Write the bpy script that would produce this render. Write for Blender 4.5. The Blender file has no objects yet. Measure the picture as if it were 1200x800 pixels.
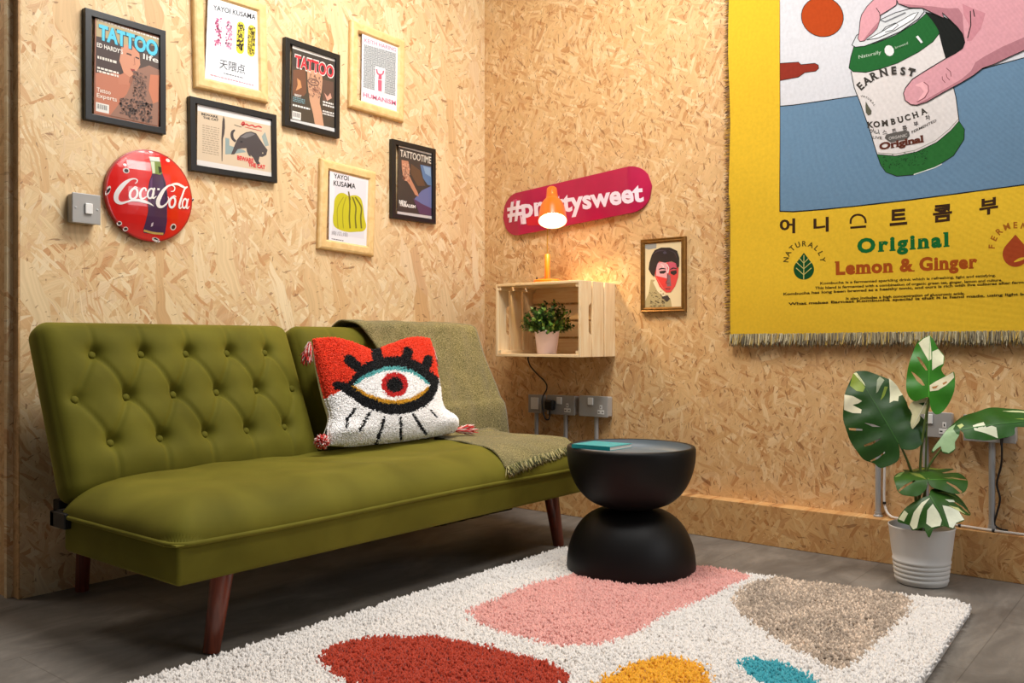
import bpy, bmesh, math, random
import numpy as np
from mathutils import Vector, Matrix
random.seed(7); RNG = np.random.default_rng(7)
sc = bpy.context.scene
COL = sc.collection

# ------------------------------------------------------------------ camera, world, lights, exposure
FPX = 1030.728                       # focal length in pixels of the 1200 px wide photograph
YAW = math.radians(38.843)
CAM = np.array([-3.23, -2.771, 0.78])
FWD = np.array([math.cos(YAW), math.sin(YAW), 0.0])
RGT = np.array([math.sin(YAW), -math.cos(YAW), 0.0])
cd = bpy.data.cameras.new('camera'); cam = bpy.data.objects.new('camera', cd); COL.objects.link(cam)
cd.sensor_width = 36.0; cd.lens = 36.0 * FPX / 1200.0; cd.clip_start = 0.02
cam.location = CAM; cam.rotation_euler = (math.pi / 2, 0, YAW - math.pi / 2)
sc.camera = cam

w = bpy.data.worlds.new('world'); sc.world = w; w.use_nodes = True
w.node_tree.nodes['Background'].inputs[0].default_value = (0.93, 0.95, 1.0, 1)
w.node_tree.nodes['Background'].inputs[1].default_value = 0.07

def area(name, loc, target, sx, sy, watts, col):
    l = bpy.data.lights.new(name, 'AREA'); l.shape = 'RECTANGLE'; l.size = sx; l.size_y = sy
    l.energy = watts; l.color = col
    o = bpy.data.objects.new(name, l); COL.objects.link(o); o.location = loc
    o.rotation_euler = (Vector(target) - Vector(loc)).to_track_quat('-Z', 'Y').to_euler()
    return o
area('ceiling_panel_light', (-1.2, -1.15, 2.95), (-1.25, -0.95, 0.0), 1.2, 0.6, 50, (1.0, 0.965, 0.92))
area('ceiling_panel_light', (-0.95, -2.4, 2.95), (-0.9, -2.1, 0.0), 1.2, 0.6, 24, (1.0, 0.965, 0.92))
area('window_light', (-0.35, -4.4, 1.8), (-1.2, -0.6, 0.6), 2.2, 1.6, 32, (0.93, 0.96, 1.0))
area('jamb_fill_light', (-2.5, 1.0, 2.6), (-2.2, 0.6, 0.0), 0.5, 0.5, 10, (1.0, 0.95, 0.88))  # added fill lamp, no known fixture; brightens the jamb faces beside the left wall

vs = sc.view_settings
vs.view_transform = 'Standard'; vs.look = 'None'; vs.gamma = 1.0; vs.use_curve_mapping = False
vs.exposure = 0.36

# ------------------------------------------------------------------ measuring helpers (photo pixel -> point on a real plane)
def ray(px, py): return FWD + RGT * ((px - 600) / FPX) + np.array([0, 0, (400 - py) / FPX])
def onX(px, py, x): r = ray(px, py); return CAM + r * ((x - CAM[0]) / r[0])
def onY(px, py, y): r = ray(px, py); return CAM + r * ((y - CAM[1]) / r[1])
def onZ(px, py, z): r = ray(px, py); return CAM + r * ((z - CAM[2]) / r[2])
def onP(px, py, P0, n): r = ray(px, py); return CAM + r * (((np.array(P0) - CAM) @ n) / (r @ n))

# ------------------------------------------------------------------ colour + materials
def lin(c):
    return tuple((v / 255 / 12.92) if v / 255 <= 0.04045 else ((v / 255 + 0.055) / 1.055) ** 2.4 for v in c[:3])
def rgba(c): return lin(c) + (1.0,)

class NT:
    def __init__(s, name):
        s.m = bpy.data.materials.new(name); s.m.use_nodes = True; s.t = s.m.node_tree
        s.b = s.t.nodes['Principled BSDF']
    def n(s, typ, **kw):
        x = s.t.nodes.new(typ)
        for k, v in kw.items():
            if k.startswith('i_'): x.inputs[k[2:].replace('_', ' ')].default_value = v
            else: setattr(x, k, v)
        return x
    def l(s, a, b): s.t.links.new(a, b)
    def math(s, op, a, b=None, clamp=False):
        x = s.n('ShaderNodeMath', operation=op, use_clamp=clamp)
        for i, v in enumerate([a, b]):
            if v is None: continue
            if isinstance(v, (int, float)): x.inputs[i].default_value = v
            else: s.l(v, x.inputs[i])
        return x.outputs[0]
    def mix(s, f, a, b, blend='MIX'):
        x = s.n('ShaderNodeMix', data_type='RGBA', blend_type=blend)
        for i, v in ((0, f), (6, a), (7, b)):
            if isinstance(v, (int, float)): x.inputs[i].default_value = v
            elif isinstance(v, tuple): x.inputs[i].default_value = v
            else: s.l(v, x.inputs[i])
        return x.outputs[2]
    def ramp(s, f, stops, interp='LINEAR'):
        x = s.n('ShaderNodeValToRGB'); cr = x.color_ramp; cr.interpolation = interp
        while len(cr.elements) < len(stops): cr.elements.new(0.5)
        for e, (p, c) in zip(cr.elements, stops): e.position = p; e.color = c
        s.l(f, x.inputs[0]); return x.outputs[0]

def mat(name, col, rough=0.5, metal=0.0, coat=0.0, sheen=0.0, noise=0.0, nscale=40, bump=0.0, spec=0.5):
    k = NT(name); b = k.b
    b.inputs['Base Color'].default_value = rgba(col); b.inputs['Roughness'].default_value = rough
    b.inputs['Metallic'].default_value = metal; b.inputs['Coat Weight'].default_value = coat
    b.inputs['Coat Roughness'].default_value = 0.12
    b.inputs['Sheen Weight'].default_value = sheen; b.inputs['Specular IOR Level'].default_value = spec
    if noise or bump:
        tc = k.n('ShaderNodeTexCoord'); nz = k.n('ShaderNodeTexNoise', i_Scale=nscale, i_Detail=4.0)
        k.l(tc.outputs['Object'], nz.inputs['Vector'])
        if noise:
            c0 = tuple(v * (1 - noise) for v in lin(col)) + (1,); c1 = tuple(min(1, v * (1 + noise)) for v in lin(col)) + (1,)
            k.l(k.ramp(nz.outputs['Fac'], [(0.3, c0), (0.7, c1)]), b.inputs['Base Color'])
        if bump:
            bp = k.n('ShaderNodeBump', i_Strength=bump, i_Distance=0.004); k.l(nz.outputs['Fac'], bp.inputs['Height'])
            k.l(bp.outputs[0], b.inputs['Normal'])
    return k.m

def attr_mat(name, rough=0.5, coat=0.0, sheen=0.0, noise=0.0, nscale=60, weave=0.0, spec=0.5):
    k = NT(name); a = k.n('ShaderNodeAttribute', attribute_name='Col'); b = k.b
    out = a.outputs['Color']
    if noise:
        tc = k.n('ShaderNodeTexCoord'); nz = k.n('ShaderNodeTexNoise', i_Scale=nscale, i_Detail=3.0)
        k.l(tc.outputs['Object'], nz.inputs['Vector'])
        g = k.ramp(nz.outputs['Fac'], [(0.3, (1 - noise,) * 3 + (1,)), (0.7, (1, 1, 1, 1))])
        out = k.mix(1.0, out, g, 'MULTIPLY')
    if weave:
        tc = k.n('ShaderNodeTexCoord')
        wv = k.n('ShaderNodeTexWave', wave_type='BANDS', bands_direction='Z', i_Scale=95.0, i_Distortion=0.6)
        k.l(tc.outputs['Object'], wv.inputs['Vector'])
        bp = k.n('ShaderNodeBump', i_Strength=weave, i_Distance=0.002); k.l(wv.outputs['Fac'], bp.inputs['Height'])
        k.l(bp.outputs[0], b.inputs['Normal'])
    k.l(out, b.inputs['Base Color'])
    b.inputs['Roughness'].default_value = rough; b.inputs['Coat Weight'].default_value = coat
    b.inputs['Coat Roughness'].default_value = 0.08
    b.inputs['Sheen Weight'].default_value = sheen; b.inputs['Specular IOR Level'].default_value = spec
    return k.m

def osb(name, axis, base_angle, palette, fine=1.0, dark=0.0, spread=1.0):
    """oriented strand board: layers of long flakes pressed over one another at many angles"""
    k = NT(name); b = k.b
    geo = k.n('ShaderNodeNewGeometry'); sp = k.n('ShaderNodeSeparateXYZ'); k.l(geo.outputs['Position'], sp.inputs[0])
    cb = k.n('ShaderNodeCombineXYZ')
    k.l(sp.outputs[axis], cb.inputs[0]); k.l(sp.outputs[2 if axis != 2 else 1], cb.inputs[1])
    wn = k.n('ShaderNodeTexNoise', noise_dimensions='2D', i_Scale=5.0, i_Detail=2.0); k.l(cb.outputs[0], wn.inputs['Vector'])
    wv = k.n('ShaderNodeVectorMath', operation='MULTIPLY_ADD'); k.l(wn.outputs['Color'], wv.inputs[0])
    wv.inputs[1].default_value = (0.06, 0.06, 0); k.l(cb.outputs[0], wv.inputs[2])
    col = None; hgt = None
    layers = [(0, 4.5, 15, 0.0), (78, 5.2, 19, 0.42), (-38, 4.2, 14, 0.50), (35, 5.5, 22, 0.58), (112, 6.5, 26, 0.60),
              (10, 9, 44, 0.66), (60, 14, 60, 0.72), (-62, 13, 70, 0.74), (84, 3.6, 12, 0.80)]
    if spread < 1: layers = layers[:-1]
    for i, (ang, sx, sy, th) in enumerate(layers):
        mp = k.n('ShaderNodeMapping', vector_type='TEXTURE')
        mp.inputs['Rotation'].default_value = (0, 0, math.radians(ang * spread + base_angle))
        mp.inputs['Location'].default_value = (i * 3.17, i * 1.73, 0)
        mp.inputs['Scale'].default_value = (1 / (sx * fine), 1 / (sy * fine), 1)
        k.l(wv.outputs[0], mp.inputs['Vector'])
        vo = k.n('ShaderNodeTexVoronoi', voronoi_dimensions='2D', i_Scale=1.0); k.l(mp.outputs[0], vo.inputs['Vector'])
        sc3 = k.n('ShaderNodeSeparateXYZ'); k.l(vo.outputs['Color'], sc3.inputs[0])
        c = k.ramp(sc3.outputs[1], palette)
        gm = k.n('ShaderNodeMapping'); gm.inputs['Scale'].default_value = (0.5, 5.0, 1); k.l(mp.outputs[0], gm.inputs['Vector'])
        gn = k.n('ShaderNodeTexNoise', noise_dimensions='2D', i_Scale=1.3, i_Detail=3.0); k.l(gm.outputs[0], gn.inputs['Vector'])
        g = k.ramp(gn.outputs['Fac'], [(0.25, (0.88, 0.855, 0.82, 1)), (0.65, (1.03, 1.02, 1.01, 1))])
        c = k.mix(1.0, c, g, 'MULTIPLY')
        if col is None: col = c; hgt = sc3.outputs[2]
        else:
            wob = k.math('MULTIPLY_ADD', gn.outputs['Fac'], 0.30); k.t.nodes[-1].inputs[2].default_value = -0.15
            vsum = k.math('ADD', sc3.outputs[0], wob)
            msk = k.ramp(vsum, [(th, (0, 0, 0, 1)), (th + 0.03, (1, 1, 1, 1))])
            edge = k.ramp(vsum, [(th - 0.02, (1, 1, 1, 1)), (th + 0.012, (0.86, 0.79, 0.71, 1)), (th + 0.05, (1, 1, 1, 1))])
            col = k.mix(msk, col, c)
            if i in (1, 3, 4): col = k.mix(0.8, col, edge, 'MULTIPLY')
            hgt = k.mix(msk, hgt, sc3.outputs[2])
    # dark resin specks and bark
    for j, (ang, sx, sy, th) in enumerate(((0, 14, 60, 0.725), (62, 22, 60, 0.745), (-20, 7, 26, 0.775))):
        mp = k.n('ShaderNodeMapping', vector_type='TEXTURE')
        mp.inputs['Rotation'].default_value = (0, 0, math.radians(ang + base_angle)); mp.inputs['Location'].default_value = (j * 5.3, j * 2.1, 0)
        mp.inputs['Scale'].default_value = (1 / (sx * fine), 1 / (sy * fine), 1); k.l(wv.outputs[0], mp.inputs['Vector'])
        vo = k.n('ShaderNodeTexNoise', noise_dimensions='2D', i_Scale=1.0, i_Detail=2.0); k.l(mp.outputs[0], vo.inputs['Vector'])
        spk = k.ramp(vo.outputs['Fac'], [(th - dark, (0, 0, 0, 1)), (th + 0.03 - dark, (1, 1, 1, 1))])
        col = k.mix(k.math('MULTIPLY', spk, 0.62), col, rgba((124, 74, 38)))
    k.l(col, b.inputs['Base Color'])
    b.inputs['Roughness'].default_value = 0.52; b.inputs['Specular IOR Level'].default_value = 0.35
    bp = k.n('ShaderNodeBump', i_Strength=0.25, i_Distance=0.002); k.l(hgt, bp.inputs['Height']); k.l(bp.outputs[0], b.inputs['Normal'])
    return k.m

def P(*cs): return [(i / (len(cs) - 1), rgba(c)) for i, c in enumerate(cs)]
M = {}
M['osb_left'] = osb('osb_pale', 0, 18, P((212, 172, 122), (231, 204, 158), (224, 192, 144), (238, 217, 178), (202, 152, 102), (233, 208, 164), (222, 188, 140)), 1.3)
M['osb_right'] = osb('osb_golden', 1, 72, P((203, 157, 104), (220, 182, 130), (211, 170, 117), (230, 199, 152), (190, 138, 86), (221, 181, 129), (208, 164, 110)), 1.5, 0.045, 0.75)
M['osb_base'] = osb('osb_baseboard', 1, 8, P((192, 142, 86), (212, 168, 112), (202, 154, 98), (218, 180, 126), (180, 124, 70), (210, 164, 108), (198, 148, 92)), 1.5, 0.02)
M['osb_jamb'] = osb('osb_jamb', 1, 80, P((206, 160, 106), (224, 182, 128), (214, 168, 116), (230, 194, 142), (194, 146, 94), (222, 178, 122)), 1.3, 0.02)

def floor_mat():
    k = NT('grey_vinyl_floor'); b = k.b
    geo = k.n('ShaderNodeNewGeometry')
    mp = k.n('ShaderNodeMapping'); mp.inputs['Scale'].default_value = (1.2, 2.6, 1); k.l(geo.outputs['Position'], mp.inputs['Vector'])
    n1 = k.n('ShaderNodeTexNoise', i_Scale=3.0, i_Detail=7.0, i_Roughness=0.65, i_Distortion=0.6); k.l(mp.outputs[0], n1.inputs['Vector'])
    c = k.ramp(n1.outputs['Fac'], [(0.28, rgba((86, 80, 74))), (0.5, rgba((112, 106, 99))), (0.72, rgba((140, 133, 124)))])
    br = k.n('ShaderNodeTexBrick', offset=0.5, i_Scale=1.0)
    br.inputs['Brick Width'].default_value = 0.92; br.inputs['Row Height'].default_value = 0.46
    br.inputs['Mortar Size'].default_value = 0.0015; br.inputs['Mortar Smooth'].default_value = 0.3
    br.inputs['Color1'].default_value = (0.88, 0.88, 0.88, 1); br.inputs['Color2'].default_value = (1, 1, 1, 1); br.inputs['Mortar'].default_value = (0.62, 0.6, 0.58, 1)
    k.l(geo.outputs['Position'], br.inputs['Vector'])
    k.l(k.mix(1.0, c, br.outputs['Color'], 'MULTIPLY'), b.inputs['Base Color'])
    b.inputs['Roughness'].default_value = 0.5; b.inputs['Specular IOR Level'].default_value = 0.4
    return k.m
M['floor'] = floor_mat()

def wood(name, c0, c1, scale=(3, 60, 60), rough=0.45, coat=0.0):
    k = NT(name); b = k.b; tc = k.n('ShaderNodeTexCoord')
    mp = k.n('ShaderNodeMapping'); mp.inputs['Scale'].default_value = scale; k.l(tc.outputs['Object'], mp.inputs['Vector'])
    n = k.n('ShaderNodeTexNoise', i_Scale=1.0, i_Detail=4.0, i_Distortion=0.8); k.l(mp.outputs[0], n.inputs['Vector'])
    k.l(k.ramp(n.outputs['Fac'], [(0.3, rgba(c0)), (0.65, rgba(c1))]), b.inputs['Base Color'])
    b.inputs['Roughness'].default_value = rough; b.inputs['Coat Weight'].default_value = coat
    return k.m
M['pine'] = wood('pale_pine', (236, 200, 148), (248, 222, 178), (8, 8, 60))
M['pine_y'] = wood('pale_pine_long', (234, 196, 142), (248, 222, 178), (50, 5, 50))
M['pine_z'] = wood('pale_pine_upright', (236, 200, 148), (250, 226, 184), (50, 50, 5))
M['frame_pine'] = wood('frame_pine', (224, 184, 120), (238, 204, 144), (30, 30, 30), 0.4)
M['leg_wood'] = wood('walnut_stained_wood', (84, 34, 18), (128, 56, 32), (60, 60, 6), 0.35, 0.3)
M['frame_black'] = mat('black_frame', (20, 21, 23), 0.35)
M['frame_gold'] = mat('antique_gold', (128, 88, 34), 0.4, 0.55, noise=0.25, nscale=60)
M['print'] = attr_mat('printed_paper', 0.5, coat=0.25)
M['enamel'] = attr_mat('enamel', 0.22, coat=0.8)
M['cloth'] = attr_mat('woven_cotton', 0.9, noise=0.10, nscale=90, weave=0.35, spec=0.15)
M['leaf'] = attr_mat('leaf', 0.42, noise=0.22, nscale=26, spec=0.32)
M['pile'] = attr_mat('wool_pile', 0.95, sheen=0.15, spec=0.1)
M['steel'] = mat('grey_steel', (172, 169, 164), 0.4, 0.05)
M['steel_face'] = mat('grey_faceplate', (160, 157, 153), 0.42, 0.05)
M['galv'] = mat('galvanised_conduit', (172, 173, 173), 0.4, 0.35)
M['white_plastic'] = mat('white_plastic', (226, 224, 220), 0.35)
M['black_plastic'] = mat('black_plastic', (16, 16, 17), 0.4)
M['white_cable'] = mat('white_cable', (222, 216, 208), 0.45)
M['black_metal'] = mat('black_metal', (18, 18, 19), 0.45, 0.2)
M['orange'] = mat('orange_enamel', (240, 104, 10), 0.32, coat=0.3)
M['brass'] = mat('brass', (196, 150, 70), 0.3, 0.9)
M['pot_pink'] = mat('pale_pink_pot', (242, 222, 234), 0.45)
M['pot_white'] = mat('white_glazed_pot', (216, 214, 210), 0.45)
M['soil'] = mat('soil', (38, 28, 22), 0.95, noise=0.4, nscale=80, bump=0.6)
M['stem'] = mat('green_stem', (78, 96, 38), 0.5)
M['stem_dark'] = mat('dark_stem', (44, 52, 26), 0.6)
M['table_black'] = mat('matt_black_mango_wood', (11, 10, 10), 0.5, noise=0.18, nscale=12, spec=0.25)
M['table_tray'] = mat('grey_tray', (88, 98, 104), 0.5)
M['teal'] = mat('teal_cover', (22, 150, 156), 0.4)
M['paper'] = mat('paper', (235, 230, 222), 0.7)

def velvet():
    k = NT('olive_velvet'); b = k.b; tc = k.n('ShaderNodeTexCoord')
    n = k.n('ShaderNodeTexNoise', i_Scale=5.0, i_Detail=3.0, i_Distortion=0.5); k.l(tc.outputs['Object'], n.inputs['Vector'])
    k.l(k.ramp(n.outputs['Fac'], [(0.3, rgba((86, 82, 21))), (0.7, rgba((106, 101, 31)))]), b.inputs['Base Color'])
    b.inputs['Roughness'].default_value = 0.75; b.inputs['Specular IOR Level'].default_value = 0.12
    b.inputs['Sheen Weight'].default_value = 0.45; b.inputs['Sheen Roughness'].default_value = 0.40
    b.inputs['Sheen Tint'].default_value = rgba((196, 182, 84))
    n2 = k.n('ShaderNodeTexNoise', i_Scale=420.0, i_Detail=1.0); k.l(tc.outputs['Object'], n2.inputs['Vector'])
    bp = k.n('ShaderNodeBump', i_Strength=0.12, i_Distance=0.002); k.l(n2.outputs['Fac'], bp.inputs['Height']); k.l(bp.outputs[0], b.inputs['Normal'])
    return k.m
M['velvet'] = velvet()

def tweed():
    k = NT('olive_tweed_wool'); b = k.b; tc = k.n('ShaderNodeTexCoord')
    n = k.n('ShaderNodeTexNoise', i_Scale=260.0, i_Detail=2.0); k.l(tc.outputs['Object'], n.inputs['Vector'])
    n0 = k.n('ShaderNodeTexNoise', i_Scale=9.0, i_Detail=2.0); k.l(tc.outputs['Object'], n0.inputs['Vector'])
    c = k.ramp(n.outputs['Fac'], [(0.34, rgba((80, 76, 46))), (0.5, rgba((118, 110, 70))), (0.66, rgba((154, 144, 104)))])
    g = k.ramp(n0.outputs['Fac'], [(0.3, (0.85, 0.85, 0.85, 1)), (0.7, (1.1, 1.08, 1.0, 1))])
    k.l(k.mix(1.0, c, g, 'MULTIPLY'), b.inputs['Base Color'])
    b.inputs['Roughness'].default_value = 0.95; b.inputs['Specular IOR Level'].default_value = 0.1; b.inputs['Sheen Weight'].default_value = 0.2
    bp = k.n('ShaderNodeBump', i_Strength=0.7, i_Distance=0.003); k.l(n.outputs['Fac'], bp.inputs['Height']); k.l(bp.outputs[0], b.inputs['Normal'])
    return k.m
M['tweed'] = tweed()

def emit(name, col, s):
    k = NT(name); k.b.inputs['Base Color'].default_value = rgba(col)
    k.b.inputs['Emission Color'].default_value = rgba(col); k.b.inputs['Emission Strength'].default_value = s
    return k.m
M['bulb'] = emit('lit_bulb', (255, 226, 176), 14.0)

# ------------------------------------------------------------------ object helpers
def tag(o, label=None, cat=None, group=None, kind=None):
    if label: o['label'] = label
    if cat: o['category'] = cat
    if group: o['group'] = group
    if kind: o['kind'] = kind
    return o
def thing(name, label, cat, loc, group=None):
    o = bpy.data.objects.new(name, None); COL.objects.link(o); o.location = [float(v) for v in loc]
    o.empty_display_size = 0.05
    return tag(o, label, cat, group)
def origin(o):
    p = Vector((0, 0, 0))
    while o: p += o.location; o = o.parent
    return np.array(p)
def link(name, me, m=None, parent=None, smooth=False):
    o = bpy.data.objects.new(name, me); COL.objects.link(o)
    if m is not None:
        for x in (m if isinstance(m, (list, tuple)) else [m]): me.materials.append(x)
    if parent is not None: o.parent = parent
    if smooth: me.polygons.foreach_set('use_smooth', [True] * len(me.polygons))
    return o
class MB:
    """collects shapes in world coordinates, then links them as one mesh object"""
    def __init__(s): s.v = []; s.f = []; s.mi = []; s.c = []; s.col = None
    def add(s, vs_, fs, mi=0, col=None):
        k = len(s.v); s.v += [tuple(map(float, p)) for p in vs_]; s.f += [tuple(i + k for i in f) for f in fs]
        s.mi += [mi] * len(fs); s.c += [col] * len(vs_)
        return s
    def box(s, a, b, mi=0):
        (x0, y0, z0), (x1, y1, z1) = a, b
        v = [(x0, y0, z0), (x1, y0, z0), (x1, y1, z0), (x0, y1, z0), (x0, y0, z1), (x1, y0, z1), (x1, y1, z1), (x0, y1, z1)]
        return s.add(v, [(0, 3, 2, 1), (4, 5, 6, 7), (0, 1, 5, 4), (1, 2, 6, 5), (2, 3, 7, 6), (3, 0, 4, 7)], mi)
    def lathe(s, prof, c, seg=32, ax=(0, 0, 1), mi=0, cap=True):
        a = Vector(ax).normalized(); u = a.orthogonal().normalized(); w_ = a.cross(u); c = Vector(c)
        v = []; f = []
        for r, h in prof:
            for i in range(seg):
                t = 2 * math.pi * i / seg; v.append(c + a * h + (u * math.cos(t) + w_ * math.sin(t)) * r)
        n = len(prof)
        for j in range(n - 1):
            for i in range(seg):
                f.append((j * seg + i, j * seg + (i + 1) % seg, (j + 1) * seg + (i + 1) % seg, (j + 1) * seg + i))
        if cap and prof[0][0] > 1e-5: f.append(tuple(reversed(range(seg))))
        if cap and prof[-1][0] > 1e-5: f.append(tuple(range((n - 1) * seg, n * seg)))
        return s.add(v, f, mi)
    def tube(s, path, r, seg=8, mi=0, cap=True):
        pts = [Vector(p) for p in path]; n = len(pts); rs = r if isinstance(r, (list, tuple)) else [r] * n
        u = None; v = []; f = []
        for i in range(n):
            t = (pts[min(i + 1, n - 1)] - pts[max(i - 1, 0)]).normalized()
            if u is None: u = t.orthogonal().normalized()
            else: u = (u - t * u.dot(t)).normalized()
            w_ = t.cross(u)
            for j in range(seg):
                a = 2 * math.pi * j / seg; v.append(pts[i] + (u * math.cos(a) + w_ * math.sin(a)) * rs[i])
        for i in range(n - 1):
            for j in range(seg): f.append((i * seg + j, i * seg + (j + 1) % seg, (i + 1) * seg + (j + 1) % seg, (i + 1) * seg + j))
        if cap: f.append(tuple(reversed(range(seg)))); f.append(tuple(range((n - 1) * seg, n * seg)))
        return s.add(v, f, mi)
    def build(s, name, m, parent=None, smooth=False, bevel=0.0, seg=2, kind=None):
        off = origin(parent) if parent is not None else np.zeros(3)
        me = bpy.data.meshes.new(name)
        me.from_pydata([tuple(np.array(p) - off) for p in s.v], [], s.f); me.validate()
        if len(me.polygons) == len(s.mi): me.polygons.foreach_set('material_index', s.mi)
        if any(c is not None for c in s.c):
            at = me.attributes.new('Col', 'FLOAT_COLOR', 'POINT')
            at.data.foreach_set('color', np.array([tuple(c or (1, 1, 1)) + (1.0,) for c in s.c], dtype=np.float32).ravel())
        o = link(name, me, m, parent, smooth)
        if bevel:
            b = o.modifiers.new('bevel', 'BEVEL'); b.width = bevel; b.segments = seg; b.limit_method = 'ANGLE'
        if smooth and not bevel and hasattr(me, 'set_sharp_from_angle'): me.set_sharp_from_angle(angle=math.radians(50))
        if kind: o['kind'] = kind
        return o
def spline(pts, n=8):
    pts = [np.array(p, float) for p in pts]; out = []
    for i in range(len(pts) - 1):
        p0 = pts[max(i - 1, 0)]; p1 = pts[i]; p2 = pts[i + 1]; p3 = pts[min(i + 2, len(pts) - 1)]
        for j in range(n):
            t = j / n
            out.append(0.5 * (2 * p1 + (p2 - p0) * t + (2 * p0 - 5 * p1 + 4 * p2 - p3) * t * t + (3 * p1 - p0 - 3 * p2 + p3) * t ** 3))
    out.append(pts[-1]); return out
def npmesh(name, V, F, cols=None):
    me = bpy.data.meshes.new(name); V = np.asarray(V, np.float32); F = np.asarray(F, np.int32); k = F.shape[1]
    me.vertices.add(len(V)); me.vertices.foreach_set('co', V.ravel())
    me.loops.add(F.size); me.loops.foreach_set('vertex_index', F.ravel())
    me.polygons.add(len(F)); me.polygons.foreach_set('loop_start', np.arange(0, F.size, k, dtype=np.int32))
    me.update(calc_edges=True)
    if cols is not None:
        at = me.attributes.new('Col', 'FLOAT_COLOR', 'POINT')
        c = np.ones((len(V), 4), np.float32); c[:, :3] = cols; at.data.foreach_set('color', c.ravel())
    return me
def grid_faces(nu, nv, closed=False):
    f = []
    for j in range(nv - 1):
        for i in range(nu - (0 if closed else 1)):
            f.append((j * nu + i, j * nu + (i + 1) % nu, (j + 1) * nu + (i + 1) % nu, (j + 1) * nu + i))
    return np.array(f)
def inside(poly, X, Y):
    """vectorised point-in-polygon"""
    r = np.zeros(X.shape, bool); n = len(poly)
    for i in range(n):
        x1, y1 = poly[i]; x2, y2 = poly[(i + 1) % n]
        c = ((y1 > Y) != (y2 > Y)); r ^= c & (X < (x2 - x1) * (Y - y1) / ((y2 - y1) if y2 != y1 else 1e-9) + x1)
    return r
def tufts(name, pts, nrm, length, width, cols, lean=0.5, parent=None, m=None, kind='stuff'):
    """short three-sided yarn tufts, one per point"""
    pts = np.asarray(pts); n = len(pts); nrm = np.asarray(nrm)
    d = nrm + RNG.normal(0, lean, (n, 3)); d /= np.linalg.norm(d, axis=1)[:, None]
    a = RNG.normal(0, 1, (n, 3)); u = np.cross(d, a); u /= np.linalg.norm(u, axis=1)[:, None]; v = np.cross(d, u)
    L = (length * RNG.uniform(0.7, 1.25, n))[:, None]
    V = np.empty((n, 6, 3)); midp = pts + nrm * L * 0.35
    for k in range(3):
        t = 2 * math.pi * k / 3; e = u * math.cos(t) + v * math.sin(t)
        V[:, k] = pts + e * width * 0.4; V[:, 3 + k] = midp + d * L * 0.45 + e * width * 0.55
    tip = midp + d * L * 0.75
    VV = np.concatenate([V, tip[:, None]], 1).reshape(-1, 3)
    base = np.arange(n)[:, None] * 7
    tri = np.array([[0, 1, 4], [0, 4, 3], [1, 2, 5], [1, 5, 4], [2, 0, 3], [2, 3, 5], [3, 4, 6], [4, 5, 6], [5, 3, 6]])
    F = (base[:, None] + tri[None]).reshape(-1, 3)
    if parent is not None: VV = VV - origin(parent)
    o = link(name, npmesh(name, VV, F, np.repeat(cols, 7, axis=0)), m or M['pile'], parent, True)
    if kind: o['kind'] = kind
    return o

# ------------------------------------------------------------------ printed artwork: polygons, lines and lettering on a real surface
_txt = {}
def glyphs(s, bold=0.0, slab=False, track=1.0):
    key = (s, bold, slab, track)
    if key in _txt: return _txt[key]
    cu = bpy.data.curves.new('lettering', 'FONT'); cu.body = s; cu.size = 1.0; cu.offset = bold; cu.resolution_u = 3; cu.fill_mode = 'FRONT'; cu.space_character = track
    ob = bpy.data.objects.new('lettering', cu); COL.objects.link(ob)
    dg = bpy.context.evaluated_depsgraph_get(); dg.update()
    me = bpy.data.meshes.new_from_object(ob.evaluated_get(dg))
    V = np.array([v.co[:2] for v in me.vertices]) if len(me.vertices) else np.zeros((0, 2)); F = [tuple(p.vertices) for p in me.polygons]
    if slab:
        cnt = {}
        for f in F:
            for i in range(len(f)):
                e = tuple(sorted((f[i], f[(i + 1) % len(f)]))); cnt[e] = cnt.get(e, 0) + 1
        ext = []
        tops = [V[:, 1].min(), 0.0 - bold, V[:, 1].max(), 0.53 + bold, 0.5 + bold, 0.54 + bold]
        for (a, b), c in cnt.items():
            if c != 1 or abs(V[a][1] - V[b][1]) > 0.004: continue
            L = abs(V[a][0] - V[b][0]); y = V[a][1]
            if 0.05 < L < 0.26 and (abs(y + bold) < 0.02 or abs(y - 0.53 - bold) < 0.035 or y > 0.66):
                x0, x1 = sorted((V[a][0], V[b][0])); up = 1 if y < 0.2 else -1
                ext.append((x0 - 0.045, x1 + (0.045 if up > 0 else 0.0), y, y + up * 0.085))
        for x0, x1, ya, yb in ext:
            k = len(V); V = np.vstack([V, [(x0, ya), (x1, ya), (x1, yb), (x0, yb)]]); F.append((k, k + 1, k + 2, k + 3))
    bpy.data.objects.remove(ob); bpy.data.curves.remove(cu); bpy.data.meshes.remove(me)
    _txt[key] = (V, F); return V, F
CAP = 0.70
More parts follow.
